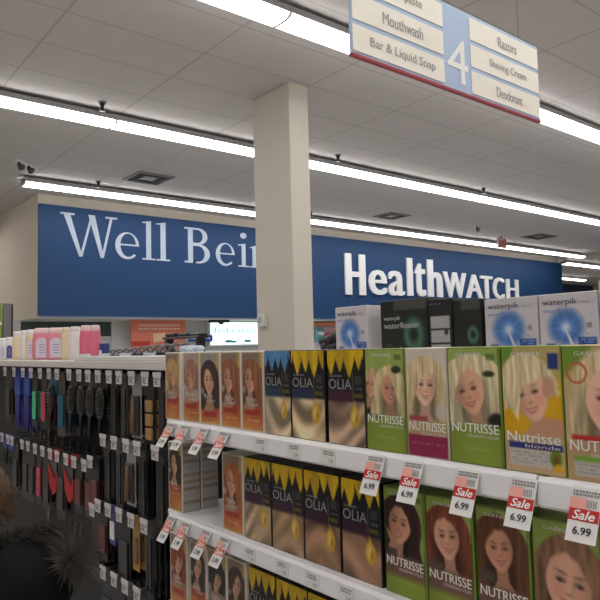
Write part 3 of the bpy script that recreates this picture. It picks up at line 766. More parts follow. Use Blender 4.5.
def yellow_print(U, V, a):
    C = np.ones(U.shape + (3,)) * np.array((232, 176, 30.0))
    C = mixin(C, cov(V - 0.5, 0.2), (196, 176, 110)); C = mixin(C, cov(np.maximum(U - 0.2, V - 0.3 + U), 0.05), (120, 156, 60))
    C = portrait(C, U, V, 0.47, 0.74, 0.31, (236, 216, 172), (232, 180, 152), -0.28, 0.30, 1.65, 0.30, -0.3, 9.0, 1.55, part=0.6, lips=(196, 90, 84), bangs=-0.18)
    C = mixin(C, cov(ell(U, V, 0.70, 1.40, 0.42, 0.28, -0.5), 0.06), (214, 158, 128))
    C = mixin(C, cov(ell(U, V, 0.78, 0.62, 0.09, 0.16, 0.2), 0.04), (218, 160, 132))
    C = mixin(C, rect(U, V, 0.80, 0.10, 0.97, 0.34, 0.03), (44, 60, 128))
    C = mixin(C, cov(a * 0.71 - V, 0.08), (206, 176, 132))
    C = mixin(C, rect(U, V, 0.07, a * 0.765, 0.98, a * 0.815, 0.02), (44, 56, 128))
    C = mixin(C, rect(U, V, 0.07, a * 0.82, 0.78, a * 0.95, 0.03), (206, 198, 188))
    for k in range(4): C = dashes(C, U, V, 0.1, 0.74, a * 0.835 + k * 0.055, 0.022, (150, 144, 150), 20 + k)
    C = mixin(C, cov(ell(U, V, 0.86, a * 0.87, 0.10, 0.13), 0.03), (106, 136, 36)); C = mixin(C, cov(ell(U, V, 0.86, a * 0.88, 0.045, 0.06), 0.03), (126, 78, 36))
    C = mixin(C, cov(ell(U, V, 0.90, a * 0.945, 0.07, 0.07), 0.03), (232, 178, 40))
    return C
def blondesmile_print(U, V, a):
    C = np.ones(U.shape + (3,)) * np.array((206, 180, 128.0))
    C = mixin(C, cov(V + U - 0.45, 0.1), (120, 158, 56))
    C = portrait(C, U, V, 0.66, 0.76, 0.35, (228, 204, 158), (236, 186, 160), 0.05, 1.9, 1.7, 0.25, 0.2, 10.0, 1.5, part=-0.2, lips=(206, 100, 104))
    ring = np.abs(ell(U, V, 0.20, 0.38, 0.14, 0.14)) - 0.018
    C = mixin(C, cov(ring, 0.02), (196, 110, 70))
    C = mixin(C, rect(U, V, 0.08, a * .665, 0.56, a * .705, 0.02), (206, 50, 46))
    C = mixin(C, cov(a * 0.72 - V, 0.06), (196, 160, 116))
    C = mixin(C, rect(U, V, 0.10, a * 0.82, 0.98, a * 0.86, 0.03), (124, 176, 66))
    C = mixin(C, rect(U, V, 0.10, a * 0.865, 0.98, a * 0.97, 0.03), (200, 194, 184))
    for k in range(3): C = dashes(C, U, V, 0.14, 0.9, a * 0.88 + k * 0.055, 0.022, (150, 146, 146), 30 + k)
    return C
S = 0.983
def span(a, b): return (a + b) / 2 * S, (a - b) * S - 0.001
DYE1 = 'hair dye on the upper shelf'; DYE2 = 'hair dye on the middle shelf'; DYE3 = 'hair dye on the lowest shelf'
SK = (216, 164, 134)
warm1 = [(1.752, 1.662, (206, 166, 108), 1.1, 'golden blonde woman', dict(length=1.3, tilt=-.2, turn=-.4, fringe=.9)), (1.645, 1.55, (176, 128, 106), 2.2, 'rosy light-brown bob', dict(length=0.9, tilt=.15, turn=-.5, fringe=.8, bg=(190, 168, 160))),
         (1.552, 1.447, (74, 54, 48), 3.3, 'long dark hair', dict(length=2.2, bg=(170, 162, 150), fringe=.3, turn=.0, tilt=0)), (1.446, 1.351, (158, 100, 70), 4.4, 'left', dict(length=2.2, wide=2.3, fx=.42,  turn=-.5, fringe=.6)), (1.350, 1.255, (158, 100, 70), 4.4, 'right', dict(length=2.2, wide=2.3, fx=.42,  turn=-.5, fringe=.6))]
LW1 = ['orange-based dye box of a golden blonde woman, first on the upper shelf', 'orange-based dye box with a rosy light-brown bob, second on the upper shelf', 'orange-based dye box with long dark hair, third on the upper shelf',
       'orange-based dye box, left of the two matching auburn ones on the upper shelf', 'orange-based dye box, right of the two matching auburn ones on the upper shelf']
for (a, b, hc, sd, nm, kw), lb in zip(warm1, LW1):
    y, wd = span(a, b); carton('warm', wd, 0.06, warm_print(hc, SK, sd, **kw), WARM_BODY, WARM_TEXT, y, Z1, lb, DYE1)
YEL, BLU = (232, 190, 30), (96, 156, 206)
for a, b, pet, tint, bc, sd, lb in ((1.251, 1.152, BLU, (206, 184, 150), (46, 78, 110), 1, 'black dye box with sky-blue petals at its top on the upper shelf'),
                                    (1.150, 1.036, YEL, (200, 174, 138), (40, 62, 96), 2, 'black dye box with yellow petals and blonde swatch, beside the blue-petalled box'),
                                    (1.028, 0.917, YEL, (170, 142, 118), (86, 36, 66), 3, 'black dye box with yellow petals and purple band on the upper shelf')):
    y, wd = span(a, b); carton('olia', wd, 0.06, olia_print(pet, tint, bc, sd), OLIA_BODY, OLIA_TEXT, y, Z1, lb, DYE1)
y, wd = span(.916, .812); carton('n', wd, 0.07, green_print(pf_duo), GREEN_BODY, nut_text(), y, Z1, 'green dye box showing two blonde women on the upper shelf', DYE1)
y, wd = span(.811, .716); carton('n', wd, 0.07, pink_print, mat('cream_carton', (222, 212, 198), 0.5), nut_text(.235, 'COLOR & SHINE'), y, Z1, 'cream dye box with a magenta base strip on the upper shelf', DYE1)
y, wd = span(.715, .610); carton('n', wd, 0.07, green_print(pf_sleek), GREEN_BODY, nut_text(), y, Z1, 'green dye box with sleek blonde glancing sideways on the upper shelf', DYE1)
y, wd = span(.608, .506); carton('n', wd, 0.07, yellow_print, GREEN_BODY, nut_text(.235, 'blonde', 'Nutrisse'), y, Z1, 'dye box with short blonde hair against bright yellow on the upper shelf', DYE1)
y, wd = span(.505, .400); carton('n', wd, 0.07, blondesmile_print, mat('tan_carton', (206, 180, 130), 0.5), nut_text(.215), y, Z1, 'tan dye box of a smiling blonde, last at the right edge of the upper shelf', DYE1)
# middle shelf
y, wd = span(1.738, 1.655); carton('warm', wd, 0.055, warm_print((52, 38, 36), SK, 5.5, length=2.0, turn=-.4), WARM_BODY, WARM_TEXT, y, Z2, 'orange-based dye box with dark bob at the left end of the middle shelf', DYE2, side=True)
carton('warm', wd, 0.055, warm_print((52, 38, 36), SK, 5.5, length=2.0, turn=-.4), WARM_BODY, [], y, Z2, 'grey-sided dye box standing behind the dark-bob box on the middle shelf', DYE2, side=True, x=FX + 0.060)
y, wd = span(1.446, 1.350); carton('warm', wd, 0.055, warm_print((186, 108, 62), SK, 6.6, length=2.0, turn=-.3, wide=1.8), WARM_BODY, WARM_TEXT, y, Z2, 'orange-based dye box with coppery curls, right of the gap on the middle shelf', DYE2)
ol2 = [(1.345, 1.236, (176, 150, 118), 4, 'first from the left'), (1.233, 1.117, (158, 128, 98), 5, 'second from the left'), (1.115, 1.000, (142, 110, 84), 6, 'third from the left'), (.996, .886, (146, 112, 90), 7, 'fourth, under the sale tag')]
for a, b, tint, sd, nm in ol2:
    y, wd = span(a, b); carton('olia', wd, 0.06, olia_print(YEL, tint, (70, 34, 60), sd), OLIA_BODY, OLIA_TEXT, y, Z2, f'black yellow-petalled dye box on the middle shelf, {nm}', DYE2)
MID = (124, 92, 78)
for a, b, pf, lb in ((.878, .778, pf_hand, 'green dye box with dark-haired woman resting chin on hand, middle shelf'), (.776, .676, pf_red, 'green dye box with long straight red-brown hair, middle shelf'),
                     (.671, .573, pf_brun, 'green dye box with wavy chestnut hair, middle shelf'), (.569, .460, pf_smile, 'green dye box with smiling light-brown-haired woman, middle shelf right edge'), (.455, .35, pf_hand, None)):
    if lb is None: continue
    y, wd = span(a, b); carton('n', wd, 0.07, green_print(pf, mid=MID, split=.64), GREEN_BODY, nut_text(), y, Z2, lb, DYE2)
# lowest shelf
w3 = [(1.734, 1.634, (150, 74, 44), 7.1, dict(length=1.5, fringe=.8), 'auburn crop, first'), (1.618, 1.532, (56, 40, 38), 7.7, dict(length=2.0, fringe=.4), 'long black-brown hair, second'),
      (1.526, 1.432, (42, 32, 30), 8.2, dict(length=1.0, fringe=1.0), 'short black fringe, third'), (1.430, 1.345, (84, 60, 48), 8.8, dict(length=2.0, fringe=.6), 'ash-brown hair, fourth')]
for a, b, hc, sd, kw, nm in w3:
    y, wd = span(a, b); carton('warm', wd, 0.055, warm_print(hc, SK, sd, **kw), WARM_BODY, WARM_TEXT, y, Z3, f'orange-based dye box with {nm} on the lowest shelf', DYE3)
for a, b, sd, nm in ((1.335, 1.226, 8, 'leftmost'), (1.224, 1.112, 9, 'second'), (1.110, 1.000, 10, 'third')):
    y, wd = span(a, b); carton('olia', wd, 0.06, olia_print(YEL, (130, 100, 80), (60, 34, 54), sd), OLIA_BODY, OLIA_TEXT, y, Z3, f'black yellow-petalled dye box on the lowest shelf, {nm} of three', DYE3)

# ------------------------------------------------------------------ sale tags hanging from the price rails
def make_tag(price, loc, label, big):
    w, h = 0.042, (0.067 if big else 0.062)
    t = thing('sale_tag', label, 'price tag', loc, 0, 'sale tags')
    lean = 0.40 if big else 0.62
    def card(z0, z1, inset, dep):    # piece of the leaning card between two distances down from its top
        def P(a, z): return (-lean * z * (0.9 + 2.0 * z) - dep, -a, -z)
        n = 5; v = []; 
        for k in range(n + 1):
            z = z0 + (z1 - z0) * k / n; v += [P(-w / 2 + inset, z), P(w / 2 - inset, z)]
        return v, [(2 * k, 2 * k + 1, 2 * k + 3, 2 * k + 2) for k in range(n)]
    def place(mb, v2, f):    # 2D (a, z) -> on the leaning card
        mb.add([(-lean * z * (0.9 + 2.0 * z) - 0.0016, -a, -z) for a, z in v2], f)
    v, f = card(0, h, 0, 0); v2, _ = card(0, h, 0, -0.0007); n = len(v)
    m = MB(); m.add(v + v2, f + [tuple(i + n for i in q)[::-1] for q in f] + [(0, 1, n + 1, n), (n - 2, n - 1, 2 * n - 1, 2 * n - 2)] + [(2 * k, 2 * k + 2, n + 2 * k + 2, n + 2 * k) for k in range(5)] + [(2 * k + 1, 2 * k + 3, n + 2 * k + 3, n + 2 * k + 1) for k in range(5)])
    m.build('card', PAPER, t)
    rz0, rz1 = h * 0.40, h * 0.62
    v, f = card(rz0, rz1, 0.0003, 0.0009); m = MB(); m.add(v, f); b_ = m.build('sale_band', RED if big else mat('sale_coral', (222, 96, 78), 0.5), t); b_['label'] = 'red band'
    v, f = card(h * 0.20, rz0, 0.0003, 0.0008); v = [(p[0], p[1] if p[1] > -0.002 else -0.002, p[2]) for p in v]
    m = MB(); m.add(v, f); m.build('pink_block', mat('tag_pink', (236, 168, 156), 0.6), t)
    tv, tf, _ = text_geo('Sale', 0.02, 0.25); m = MB(); place(m, [(-w * .36 + p[0] * w * .74, rz1 - h * .03 - p[1] * (rz1 - rz0 - h * .05)) for p in tv], tf); m.build('sale_lettering', WHITE_INK, b_)
    tv, tf, _ = text_geo(price, 0.02); m = MB(); place(m, [(-w * .28 + p[0] * w * .60, h * .86 - p[1] * h * .145) for p in tv], tf); m.build('price_lettering', INK, t)
    m = MB(); rs = random.Random(3)
    for z in (h * .06, h * .12):
        a = -w * .42
        while a < w * .4:
            ww = rs.uniform(.002, .005); place(m, [(a, z), (a + ww, z), (a + ww, z + .003), (a, z + .003)], [(0, 1, 2, 3)]); a += ww + .001
    for k in range(5): place(m, [(w * .06 + k * .003, h * .22), (w * .06 + k * .003 + .0015, h * .22), (w * .06 + k * .003 + .0015, h * .36), (w * .06 + k * .003, h * .36)], [(0, 1, 2, 3)])
    m.build('fine_print', mat('tag_grey', (150, 144, 144), 0.6), t)
    return t
big = make_tag('6.99', (0.8555, 0.846, Z1 - 0.001), 'red and white sale tag on the upper rail, by the last black box', True)
small = make_tag('5.99', (0.8555, 1.630, Z1 - 0.001), 'sale tag on the upper rail below the golden blonde box', False)
for y, nm in ((1.55, 'below the rosy bob box'), (1.452, 'below the long dark hair box'), (1.356, 'below the left auburn box')): dup(small, (0.8555, y, Z1 - 0.001), f'sale tag on the upper rail {nm}')
for y, nm in ((1.632, 'leftmost of four, below the dark-bob box'), (1.552, 'second of four from the left'), (1.448, 'third of four from the left'), (1.362, 'rightmost of four, below the coppery curls')): dup(small, (0.8562, y, Z2 - 0.001), f'sale tag on the middle rail, {nm}')
for y, nm in ((.757, 'by the two blonde women box'), (.645, 'by the magenta-based box'), (.547, 'between the sleek blonde and yellow boxes'), (.453, 'at the right edge')): dup(big, (0.8555, y, Z1 - 0.001), f'red and white sale tag on the upper rail {nm}')

# ------------------------------------------------------------------ boxes standing on the top deck
DK = 1.5265
def wp_print(U, V, a):
    C = np.ones(U.shape + (3,)) * np.array((210, 204, 209.0))
    cx, cy = 0.46, a * 0.52; x, y = U - cx, V - cy; r = np.sqrt(x * x + y * y); th = np.arctan2(y, x)
    rad = 0.5 + 0.5 * np.sin(th * 22 + 3 * np.sin(th * 5))
    col = np.array((84, 126, 190.0)) * (0.95 + 0.14 * (1 - rad))[..., None] + 60 * (np.exp(-(r / 0.10) ** 2))[..., None]
    m = (cov(r - 0.30, 0.14))[..., None]
    C = C * (1 - m) + np.clip(col, 0, 255) * m
    C = mixin(C, np.exp(-(r / 0.07) ** 2), (214, 218, 226))
    wedge = np.maximum(np.abs(x - y * 0.42 + 0.02) - 0.012 - 0.05 * np.clip(y, 0, 1), -y)
    C = mixin(C, cov(wedge, 0.02), (222, 218, 222))
    C = mixin(C, rect(U, V, 0.66, a * 0.68, 0.97, a * 0.80, 0.02), (30, 70, 148))
    C = dashes(C, U, V, 0.69, 0.95, a * 0.705, 0.03, (150, 176, 214), 3); C = dashes(C, U, V, 0.69, 0.92, a * 0.75, 0.025, (150, 176, 214), 4)
    C = mixin(C, rect(U, V, 0.82, a * 0.46, 0.90, a * 0.54, 0.02) * 0.6, (110, 110, 116)); C = dashes(C, U, V, 0.80, 0.94, a * 0.62, 0.03, (160, 160, 164), 5)
    C = dashes(C, U, V, 0.10, 0.26, a * 0.76, 0.05, (70, 96, 130), 8, 60)
    return C
def blk_print(U, V, a):
    C = np.ones(U.shape + (3,)) * np.array((34, 38, 36.0))
    C = mixin(C, rect(U, V, 0.30, 0.0, 1.0, a * 0.17, 0.03), (78, 78, 76))
    r = np.abs(ell(U, V, 0.72, a * 0.60, 0.15, 0.20)); C = mixin(C, cov(r - 0.06, 0.10) * 0.8, (92, 146, 112))
    C = mixin(C, cov(ell(U, V, 0.84, a * 0.86, 0.14, 0.08, 0.5), 0.1) * 0.7, (70, 106, 84))
    C = mixin(C, cov(np.abs(U - 0.40 - (V - a * .75) * 0.5) - 0.012, 0.02) * (V > a * .78), (120, 130, 124))
    C = dashes(C, U, V, 0.06, 0.34, a * 0.85, 0.04, (90, 92, 90), 4); C = dashes(C, U, V, 0.06, 0.30, a * 0.75, 0.03, (80, 84, 82), 5)
    return C
def blkside_print(U, V, a):
    C = np.ones(U.shape + (3,)) * np.array((40, 40, 40.0))
    C = dashes(C, U, V, 0.05, 0.6, a * 0.06, 0.05, (130, 130, 130), 7)
    for k in range(3):
        C = mixin(C, rect(U, V, 0.08, a * (0.28 + k * 0.24), 0.94, a * (0.49 + k * 0.24), 0.03), (176, 176, 178))
        for j in range(2): C = dashes(C, U, V, 0.12, 0.6, a * (0.32 + k * 0.24) + j * 0.08, 0.03, (196, 196, 196), 40 + k)
    C = mixin(C, cov(ell(U, V, 0.78, a * 0.55, 0.09, 0.12), 0.03), (60, 60, 60))
    return C
def appliance(w, h, d, y, z, fn, bm_, texts, label, x=1.40):
    o = MB().bbox(0, -w / 2, 0, d, w / 2, h, 0.0015).build('appliance_box', bm_, None, (x, y, z)); tag(o, label, 'appliance box', 'boxed appliances on the top deck')
    p = child('front_print', grid_print('front_print', fn, w - 0.003, h - 0.003), o, (-0.0006, 0, 0.0015))
    for mt, items in texts:
        for (s, a, b, tw, th, bold) in items:
            m = MB(); put_text(m, s, -w / 2 + a * w, b * h, tw * w, th * h, '-x', 0.0006, bold); m.build('lettering', mt, p)
    return o
WPB = mat('white_box_card', (214, 209, 212), 0.5, var=0.02); BKB = mat('black_box_card', (38, 40, 39), 0.45)
WPT = [(mat('slate_ink', (66, 72, 88), 0.5), [('waterpik', .07, .79, .60, .115, 0.02)]), (mat('blue_ink', (92, 124, 176), 0.5), [('waterflosser', .07, .70, .56, .065, 0.0)]), (GREY_INK, [('CORDLESS', .72, .82, .17, .03, 0.0)])]
WPK = [(mat('silver_box_ink', (170, 172, 170), 0.5), [('waterpik', .08, .63, .36, .09, 0.02), ('waterflosser', .08, .51, .76, .10, 0.03)])]
appliance(.143, .164, .066, 1.479, DK, wp_print, WPB, WPT, 'white appliance box with blue disc, leftmost, beside the column')
appliance(.177, .170, .10, 1.262, DK, blk_print, BKB, WPK, 'wide black appliance box with a green swirl, right of the leftmost white box')
appliance(.078, .162, .10, 1.130, DK, blkside_print, BKB, [], 'black appliance box with stacked grey picture panels')
appliance(.086, .155, .10, 1.042, DK, blk_print, BKB, [], 'narrow black appliance box with a green swirl beside the white boxes')
MB_ = appliance(.147, .150, .066, .913, DK, wp_print, WPB, WPT, 'white appliance box with blue disc, left of the pair at the right')
appliance(.141, .150, .066, .765, DK, wp_print, WPB, WPT, 'white appliance box with blue disc, right of the pair at the right')
appliance(.141, .170, .066, .620, DK, wp_print, WPB, WPT, 'white appliance box cut off by the right edge', x=1.40)
t = thing('hair_net_bag', 'crumpled black bag on the top deck left of the white box', 'bag', (1.45, 1.64, DK))
m = MB(); rs = random.Random(4)
for k in range(16): m.ellipsoid((rs.uniform(-.012, .02), rs.uniform(-.032, .032), 0.024 + rs.uniform(0, .05)), (rs.uniform(.014, .022), rs.uniform(.014, .024), rs.uniform(.014, .024)), 9, 6)
m.build('bundle', BLACK, t)
MB().bbox(-0.02, -0.030, 0.0, 0.015, 0.030, 0.03, 0.004).build('card_base', BLACK2, t)

# ------------------------------------------------------------------ bottles on the top deck
def bottle(w, d, h, body, label_mat, cap_mat, shoulder, loc, label, arch=True):
    t = thing('lotion_bottle', label, 'bottle', loc, 0, 'bottles on the top deck')
    def ring(z, sx, sy, n=20, p=3.0):
        o = []
        for k in range(n):
            a = 2 * PI * k / n; c, s = math.cos(a), math.sin(a)
            o.append((d / 2 * sx * math.copysign(abs(c) ** (2 / p), c), w / 2 * sy * math.copysign(abs(s) ** (2 / p), s), z))
        return o
    H = h * 0.84
    prof = [(0, .90, .90), (.02, 1, 1), (H * .75, 1, 1), (H * .88, .92, .93), (H * .96, .90, .90), (H, .8, .84)]
    MB().loft([ring(z, a, b) for z, a, b in prof]).build('body', body, t)
    MB().loft([ring(z, a, b) for z, a, b in [(H, .75, .78), (H + .003, .82, shoulder), (h - .006, .80, shoulder - .05), (h, .6, shoulder - .25)]]).build('cap', cap_mat, t)
    if label_mat:
        n = 8; pts = [(-w * .30, H * .08), (w * .30, H * .08)] + [(w * .30 * math.cos(PI * k / n), H * .62 + w * .30 * math.sin(PI * k / n)) for k in range(n + 1)]
        MB().prism([(a, z) for a, z in pts], 'x', -d / 2 - 0.0012, -d / 2 + 0.001).build('label', label_mat, t)
        m = MB()
        for k in range(4): m.box(-d / 2 - .0018, -w * .18, H * (.25 + .1 * k), -d / 2 - .0013, w * (.12 + .02 * k), H * (.28 + .1 * k))
        m.build('label_print', mat('label_lilac', (150, 140, 170), 0.6), t)
    return t
PINK = mat('pink_lotion', (226, 138, 154), 0.35, var=0.03); PINK2 = mat('deep_pink_lotion', (222, 112, 138), 0.35, var=0.03)
CRM = mat('cream_lotion', (230, 210, 176), 0.35); WHT = mat('white_bottle', (232, 228, 226), 0.35); PCAP = mat('blush_cap', (236, 206, 206), 0.4); PURP = mat('purple_label', (84, 74, 150), 0.5); LBL = mat('lilac_label', (214, 206, 220), 0.5)
BX = 1.33
bl = [(5.30, .050, .150, WHT, LBL, WHT, 'white bottle, first from the left on the top deck'), (5.18, .050, .150, WHT, LBL, WHT, 'white bottle, second from the left on the top deck'), (5.00, .055, .152, WHT, PURP, WHT, 'white bottle with purple label on the top deck'),
      (4.80, .062, .185, CRM, None, WHT, 'cream bottle between the purple-labelled bottle and the white ones'), (4.63, .060, .188, WHT, None, WHT, 'white bottle just right of the leftmost cream bottle'), (4.50, .060, .188, CRM, LBL, WHT, 'cream bottle just left of the arched-label pink bottles'),
      (4.27, .104, .190, PINK, LBL, PCAP, 'broad pink bottle with arched label, left of the two'), (4.00, .100, .182, PINK, LBL, PCAP, 'broad pink bottle with arched label, right of the two'), (3.83, .050, .178, CRM, None, CRM, 'cream bottle just right of the arched-label pink bottles'),
      (3.68, .062, .176, WHT, None, WHT, 'translucent white bottle left of the deep pink pair'), (3.52, .058, .176, PINK2, None, PCAP, 'deep pink bottle, left of the pair by the grey headbands'), (3.385, .054, .172, PINK2, None, PCAP, 'deep pink bottle, right of the pair by the grey headbands')]
for y, wd, h, bd, lm, cm, lb in bl:
    bottle(wd * 1.12, 0.045, h + 0.012, bd, lm, cm, .86, (BX, y, DK), lb).rotation_euler = (0, 0, 1.2)
o = MB().bbox(0, -0.02, 0, 0.04, 0.02, 0.085, 0.002).build('small_carton', mat('navy_carton', (36, 46, 110), 0.5), None, (BX - .01, 3.285, DK)); tag(o, 'small navy carton right of the deep pink bottles', 'carton')
MB().box(-0.0015, -0.015, 0.02, -0.0003, 0.015, 0.05).build('label_patch', PAPER, o)

# ------------------------------------------------------------------ accessories on the top deck
GREYB = mat('grey_band_plastic', (112, 110, 110), 0.4)
hb0 = thing('headband', 'grey headband', 'headband', (1.55, 4.2, DK), 0.75, 'grey headbands on the top deck')
m = MB(); m.tube([(0, .045 * math.cos(PI * k / 12), .050 * math.sin(PI * k / 12) + .008) for k in range(13)], .007, 6); m.build('band', GREYB, hb0)
m = MB(); m.box(-.012, -.052, .0, .012, .052, .026); m.build('header_card', BLACK2, hb0)
for k in range(16):
    y = 4.25 - k * 0.097; lb = f'grey headband on the top deck, {NTH[k]} from the bottles'
    if k == 0: hb0['label'] = lb; o = hb0; o.location = (1.55, y, DK)
    else: o = dup(hb0, (1.55, y, DK), lb)
    o.scale = (1, 1, 0.52 + 0.05 * k)
t = thing('display_riser', 'low black display riser on the top deck behind the grey headbands', 'display riser', (1.65, 3.0, DK))
MB().bbox(-0.03, -0.20, .098, 0.03, 0.19, .110, .004).build('top_bar', BLACK, t)
for y in (-0.17, 0.16): MB().bbox(-0.02, y - 0.015, 0, 0.02, y + 0.015, .0975, .003).build('leg', BLACK, t)
for k, y in enumerate((-.15, -.02, .11)):
    o = MB().bbox(-0.025, -0.05, 0, 0.025, 0.05, .012 + .004 * k, .005).build('hair_clip', BLACK2, None, (1.65, 3.0 + y, DK + .1102)); tag(o, f'black hair clip lying on the black riser, {NTH[k]} from the right', 'hair clip', 'hair clips on the riser')
o = MB().bbox(-0.03, -0.62, 0, 0.03, 0.62, 0.022, 0.004).build('display_tray', mat('frosted_plastic', (214, 212, 208), 0.3), None, (1.17, 2.55, DK)); tag(o, 'low frosted plastic strip along the top deck front edge', 'tray')
m = MB()
for k in range(6): m.box(-0.026, -0.6 + k * .23, 0.022, 0.026, -0.597 + k * .23, 0.034)
m.build('divider', mat('clear_divider', (196, 200, 204), 0.3), o)
t = thing('plastic_pouch', 'crumpled clear plastic pouch on the top deck left of the orange boxes', 'pouch', (1.20, 2.15, DK + .022))
m = MB(); rs = random.Random(9)
for k in range(7): m.ellipsoid((rs.uniform(-.01, .02), rs.uniform(-.05, .05), .016 + rs.uniform(0, .012)), (.02, .03, .014), 8, 6)
m.build('bag', mat('clear_pouch', (186, 198, 210), 0.2), t)
MB().box(-0.03, -0.03, 0.001, 0.03, 0.03, 0.004).build('seal_strip', PAPER, t)

# ------------------------------------------------------------------ peg hooks and what hangs on them
def make_hook(label, group, loc):
    t = thing('peg_hook', label, 'peg hook', loc, 0, group)
    MB().tube([(0.186, 0, 0), (0.02, 0, 0), (0.004, 0, 0.002)], 0.0028, 6).build('rod', GREY_METAL, t)
    MB().box(0.186, -0.012, -0.03, 0.1895, 0.012, 0.012).build('back_plate', GREY_METAL, t)
    c = MB(); c.box(-0.003, -0.031, -0.006, 0.001, 0.031, 0.012); c.prism([(-0.026, -0.042), (0.026, -0.042), (0.026, -0.0055), (-0.026, -0.0055)], 'x', -0.002, 0.0005)
    lb = c.build('label_holder', mat('label_holder_white', (214, 208, 208), 0.45), t)
    m = MB(); rs = random.Random(5)
    for z in (-0.012, -0.017, -0.034):
        a = -0.02
        while a < 0.018: ww = rs.uniform(.003, .009); m.box(-0.0028, a, z, -0.0021, a + ww, z + .0028); a += ww + .002
    m.box(-0.0028, -0.004, -0.029, -0.0021, 0.016, -0.020)
    m.build('label_print', mat('label_grey', (138, 130, 136), 0.6), lb)
    return t
HX = 1.10
R1 = [4.234, 4.043, 3.865, 3.718, 3.562, 3.417, 3.296, 3.126, 2.995, 2.884, 2.768, 2.648, 2.546, 2.426, 2.306, 2.206]
R2L = [4.291, 4.16, 4.076, 3.877, 3.766, 3.642, 3.517, 3.399, 3.294, 3.167, 3.06, 2.934, 2.862]
R2 = [2.715, 2.60, 2.482, 2.381, 2.228]
R3 = [2.84, 2.772, 2.665, 2.553, 2.44, 2.325]
R4 = [2.72, 2.606, 2.499, 2.39]
ROWS = [('top', R1, [1.477] * 16), ('left second', R2L, [1.075] * 12 + [1.10]), ('right second', R2, [1.208] * 5), ('third', R3, [.895] + [.925] * 5), ('lowest', R4, [.658] * 4)]
HOOKW = {'top': 'top row', 'left second': 'left second row', 'right second': 'right second row', 'third': 'third row', 'lowest': 'lowest row'}
COMBM = mat('comb_black', (18, 18, 20), 0.3); CARD_K = mat('black_card', (17, 17, 18), 0.45); CARD_G = mat('grey_card', (52, 51, 53), 0.4); SLEEVE = mat('smoky_sleeve', (78, 80, 84), 0.2); BLU_BAG = mat('royal_blue_bag', (24, 70, 160), 0.5); TEAL = mat('teal_card', (26, 92, 120), 0.5); REDF = mat('red_fabric', (176, 36, 32), 0.7); TAN = mat('tan_pad', (166, 128, 82), 0.7)
SILV = mat('silver_blister', (150, 152, 152), 0.25); BRN = mat('brown_wood', (118, 84, 58), 0.5); GOLDC = mat('mustard_card', (170, 128, 48), 0.5); PURPB = mat('violet_plastic', (56, 52, 130), 0.4); MAROON = mat('maroon_card', (104, 46, 44), 0.5); MAG = mat('pink_plastic', (196, 60, 90), 0.45); GRN = mat('mint_plastic', (60, 200, 150), 0.4)
def hang_card(t, w, h, m_, th=0.002):
    """backing card with the hang hole at the origin"""
    MB().bbox(-th / 2, -w / 2, -h, th / 2, w / 2, 0.014, 0.0008).build('card', m_, t)
def P_comb(label, loc, h=0.27, w=0.06, card=None, long=False):
    t = thing('comb_pack', label, 'comb', loc, 0, 'combs and brushes on the peg hooks'); hang_card(t, w, h, card or SLEEVE)
    m = MB(); m.box(-.006, -w * .36, -h * .93, -.0012, -w * .16, -h * .18)
    for k in range(24): z = -h * (.20 + k * .03); m.box(-.0045, -w * .16, z - h * .015, -.0022, w * .36, z)
    m.build('comb', COMBM, t); MB().box(-.002, -w * .4, -h * .15, -.0012, w * .4, -.012).build('header_print', CARD_G, t); return t
def P_brush(label, loc, h=0.29, w=0.11, card=None, head=None):
    t = thing('brush_pack', label, 'hair brush', loc, 0, 'combs and brushes on the peg hooks'); hang_card(t, w, h * .35, card or CARD_K)
    m = MB(); m.ellipsoid((-.014, 0, -h * .42), (.011, w * .45, h * .25), 14, 10); m.build('head', head or COMBM, t)
    m = MB(); m.tube([(-.014, 0, -h * .60), (-.014, 0, -h * .75), (-.014, 0, -h * .97)], [.007, .009, .006], 8); m.build('handle', head or COMBM, t)
    m = MB()
    for a in range(-2, 3):
        for b in range(7): m.tube([(-.022, a * w * .13, -h * (.25 + .055 * b)), (-.036, a * w * .14, -h * (.25 + .055 * b))], .0012, 4)
    m.build('bristles', BLACK2, t); return t
def P_pouch(label, loc, c, low, h=0.34, w=0.11):
    t = thing('accessory_pack', label, 'accessory pack', loc, 0, 'combs and brushes on the peg hooks')
    MB().bbox(-.004, -w / 2, -h * .40, .004, w / 2, 0.014, .003).build('pouch', c, t)
    MB().tube([(0, -w * .2, -h * .40), (0, -w * .2, -h * .8), (0, -w * .16, -h)], [.007, .010, .006], 8).build('tool', low, t)
    MB().tube([(0, w * .2, -h * .40), (0, w * .22, -h * .8), (0, w * .2, -h * .96)], [.007, .009, .006], 8).build('tool', low, t); return t
def P_sponge(label, loc, h=0.25, w=0.07):
    t = thing('sponge_pack', label, 'sponge pack', loc, 0, 'combs and brushes on the peg hooks'); hang_card(t, w, h, CARD_K)
    for k in range(3): MB().bbox(-.012, -w * .38, -h * (.52 + .21 * k), -.0012, w * .38, -h * (.34 + .21 * k), .003).build('pad', TAN, t)
    return t
def P_silver(label, loc, h=0.24, w=0.085):
    t = thing('brush_blister', label, 'brush blister', loc, 0, 'combs and brushes on the peg hooks'); hang_card(t, w, h, SILV)
    MB().bbox(-.014, -w * .40, -h * .95, -.0012, w * .40, -h * .30, .004).build('blister', CARD_G, t)
    MB().tube([(-.017, 0, -h * .35), (-.017, .002, -h * .62), (-.017, .0, -h * .9)], [.006, .012, .014], 8).build('brush', BRN, t); return t
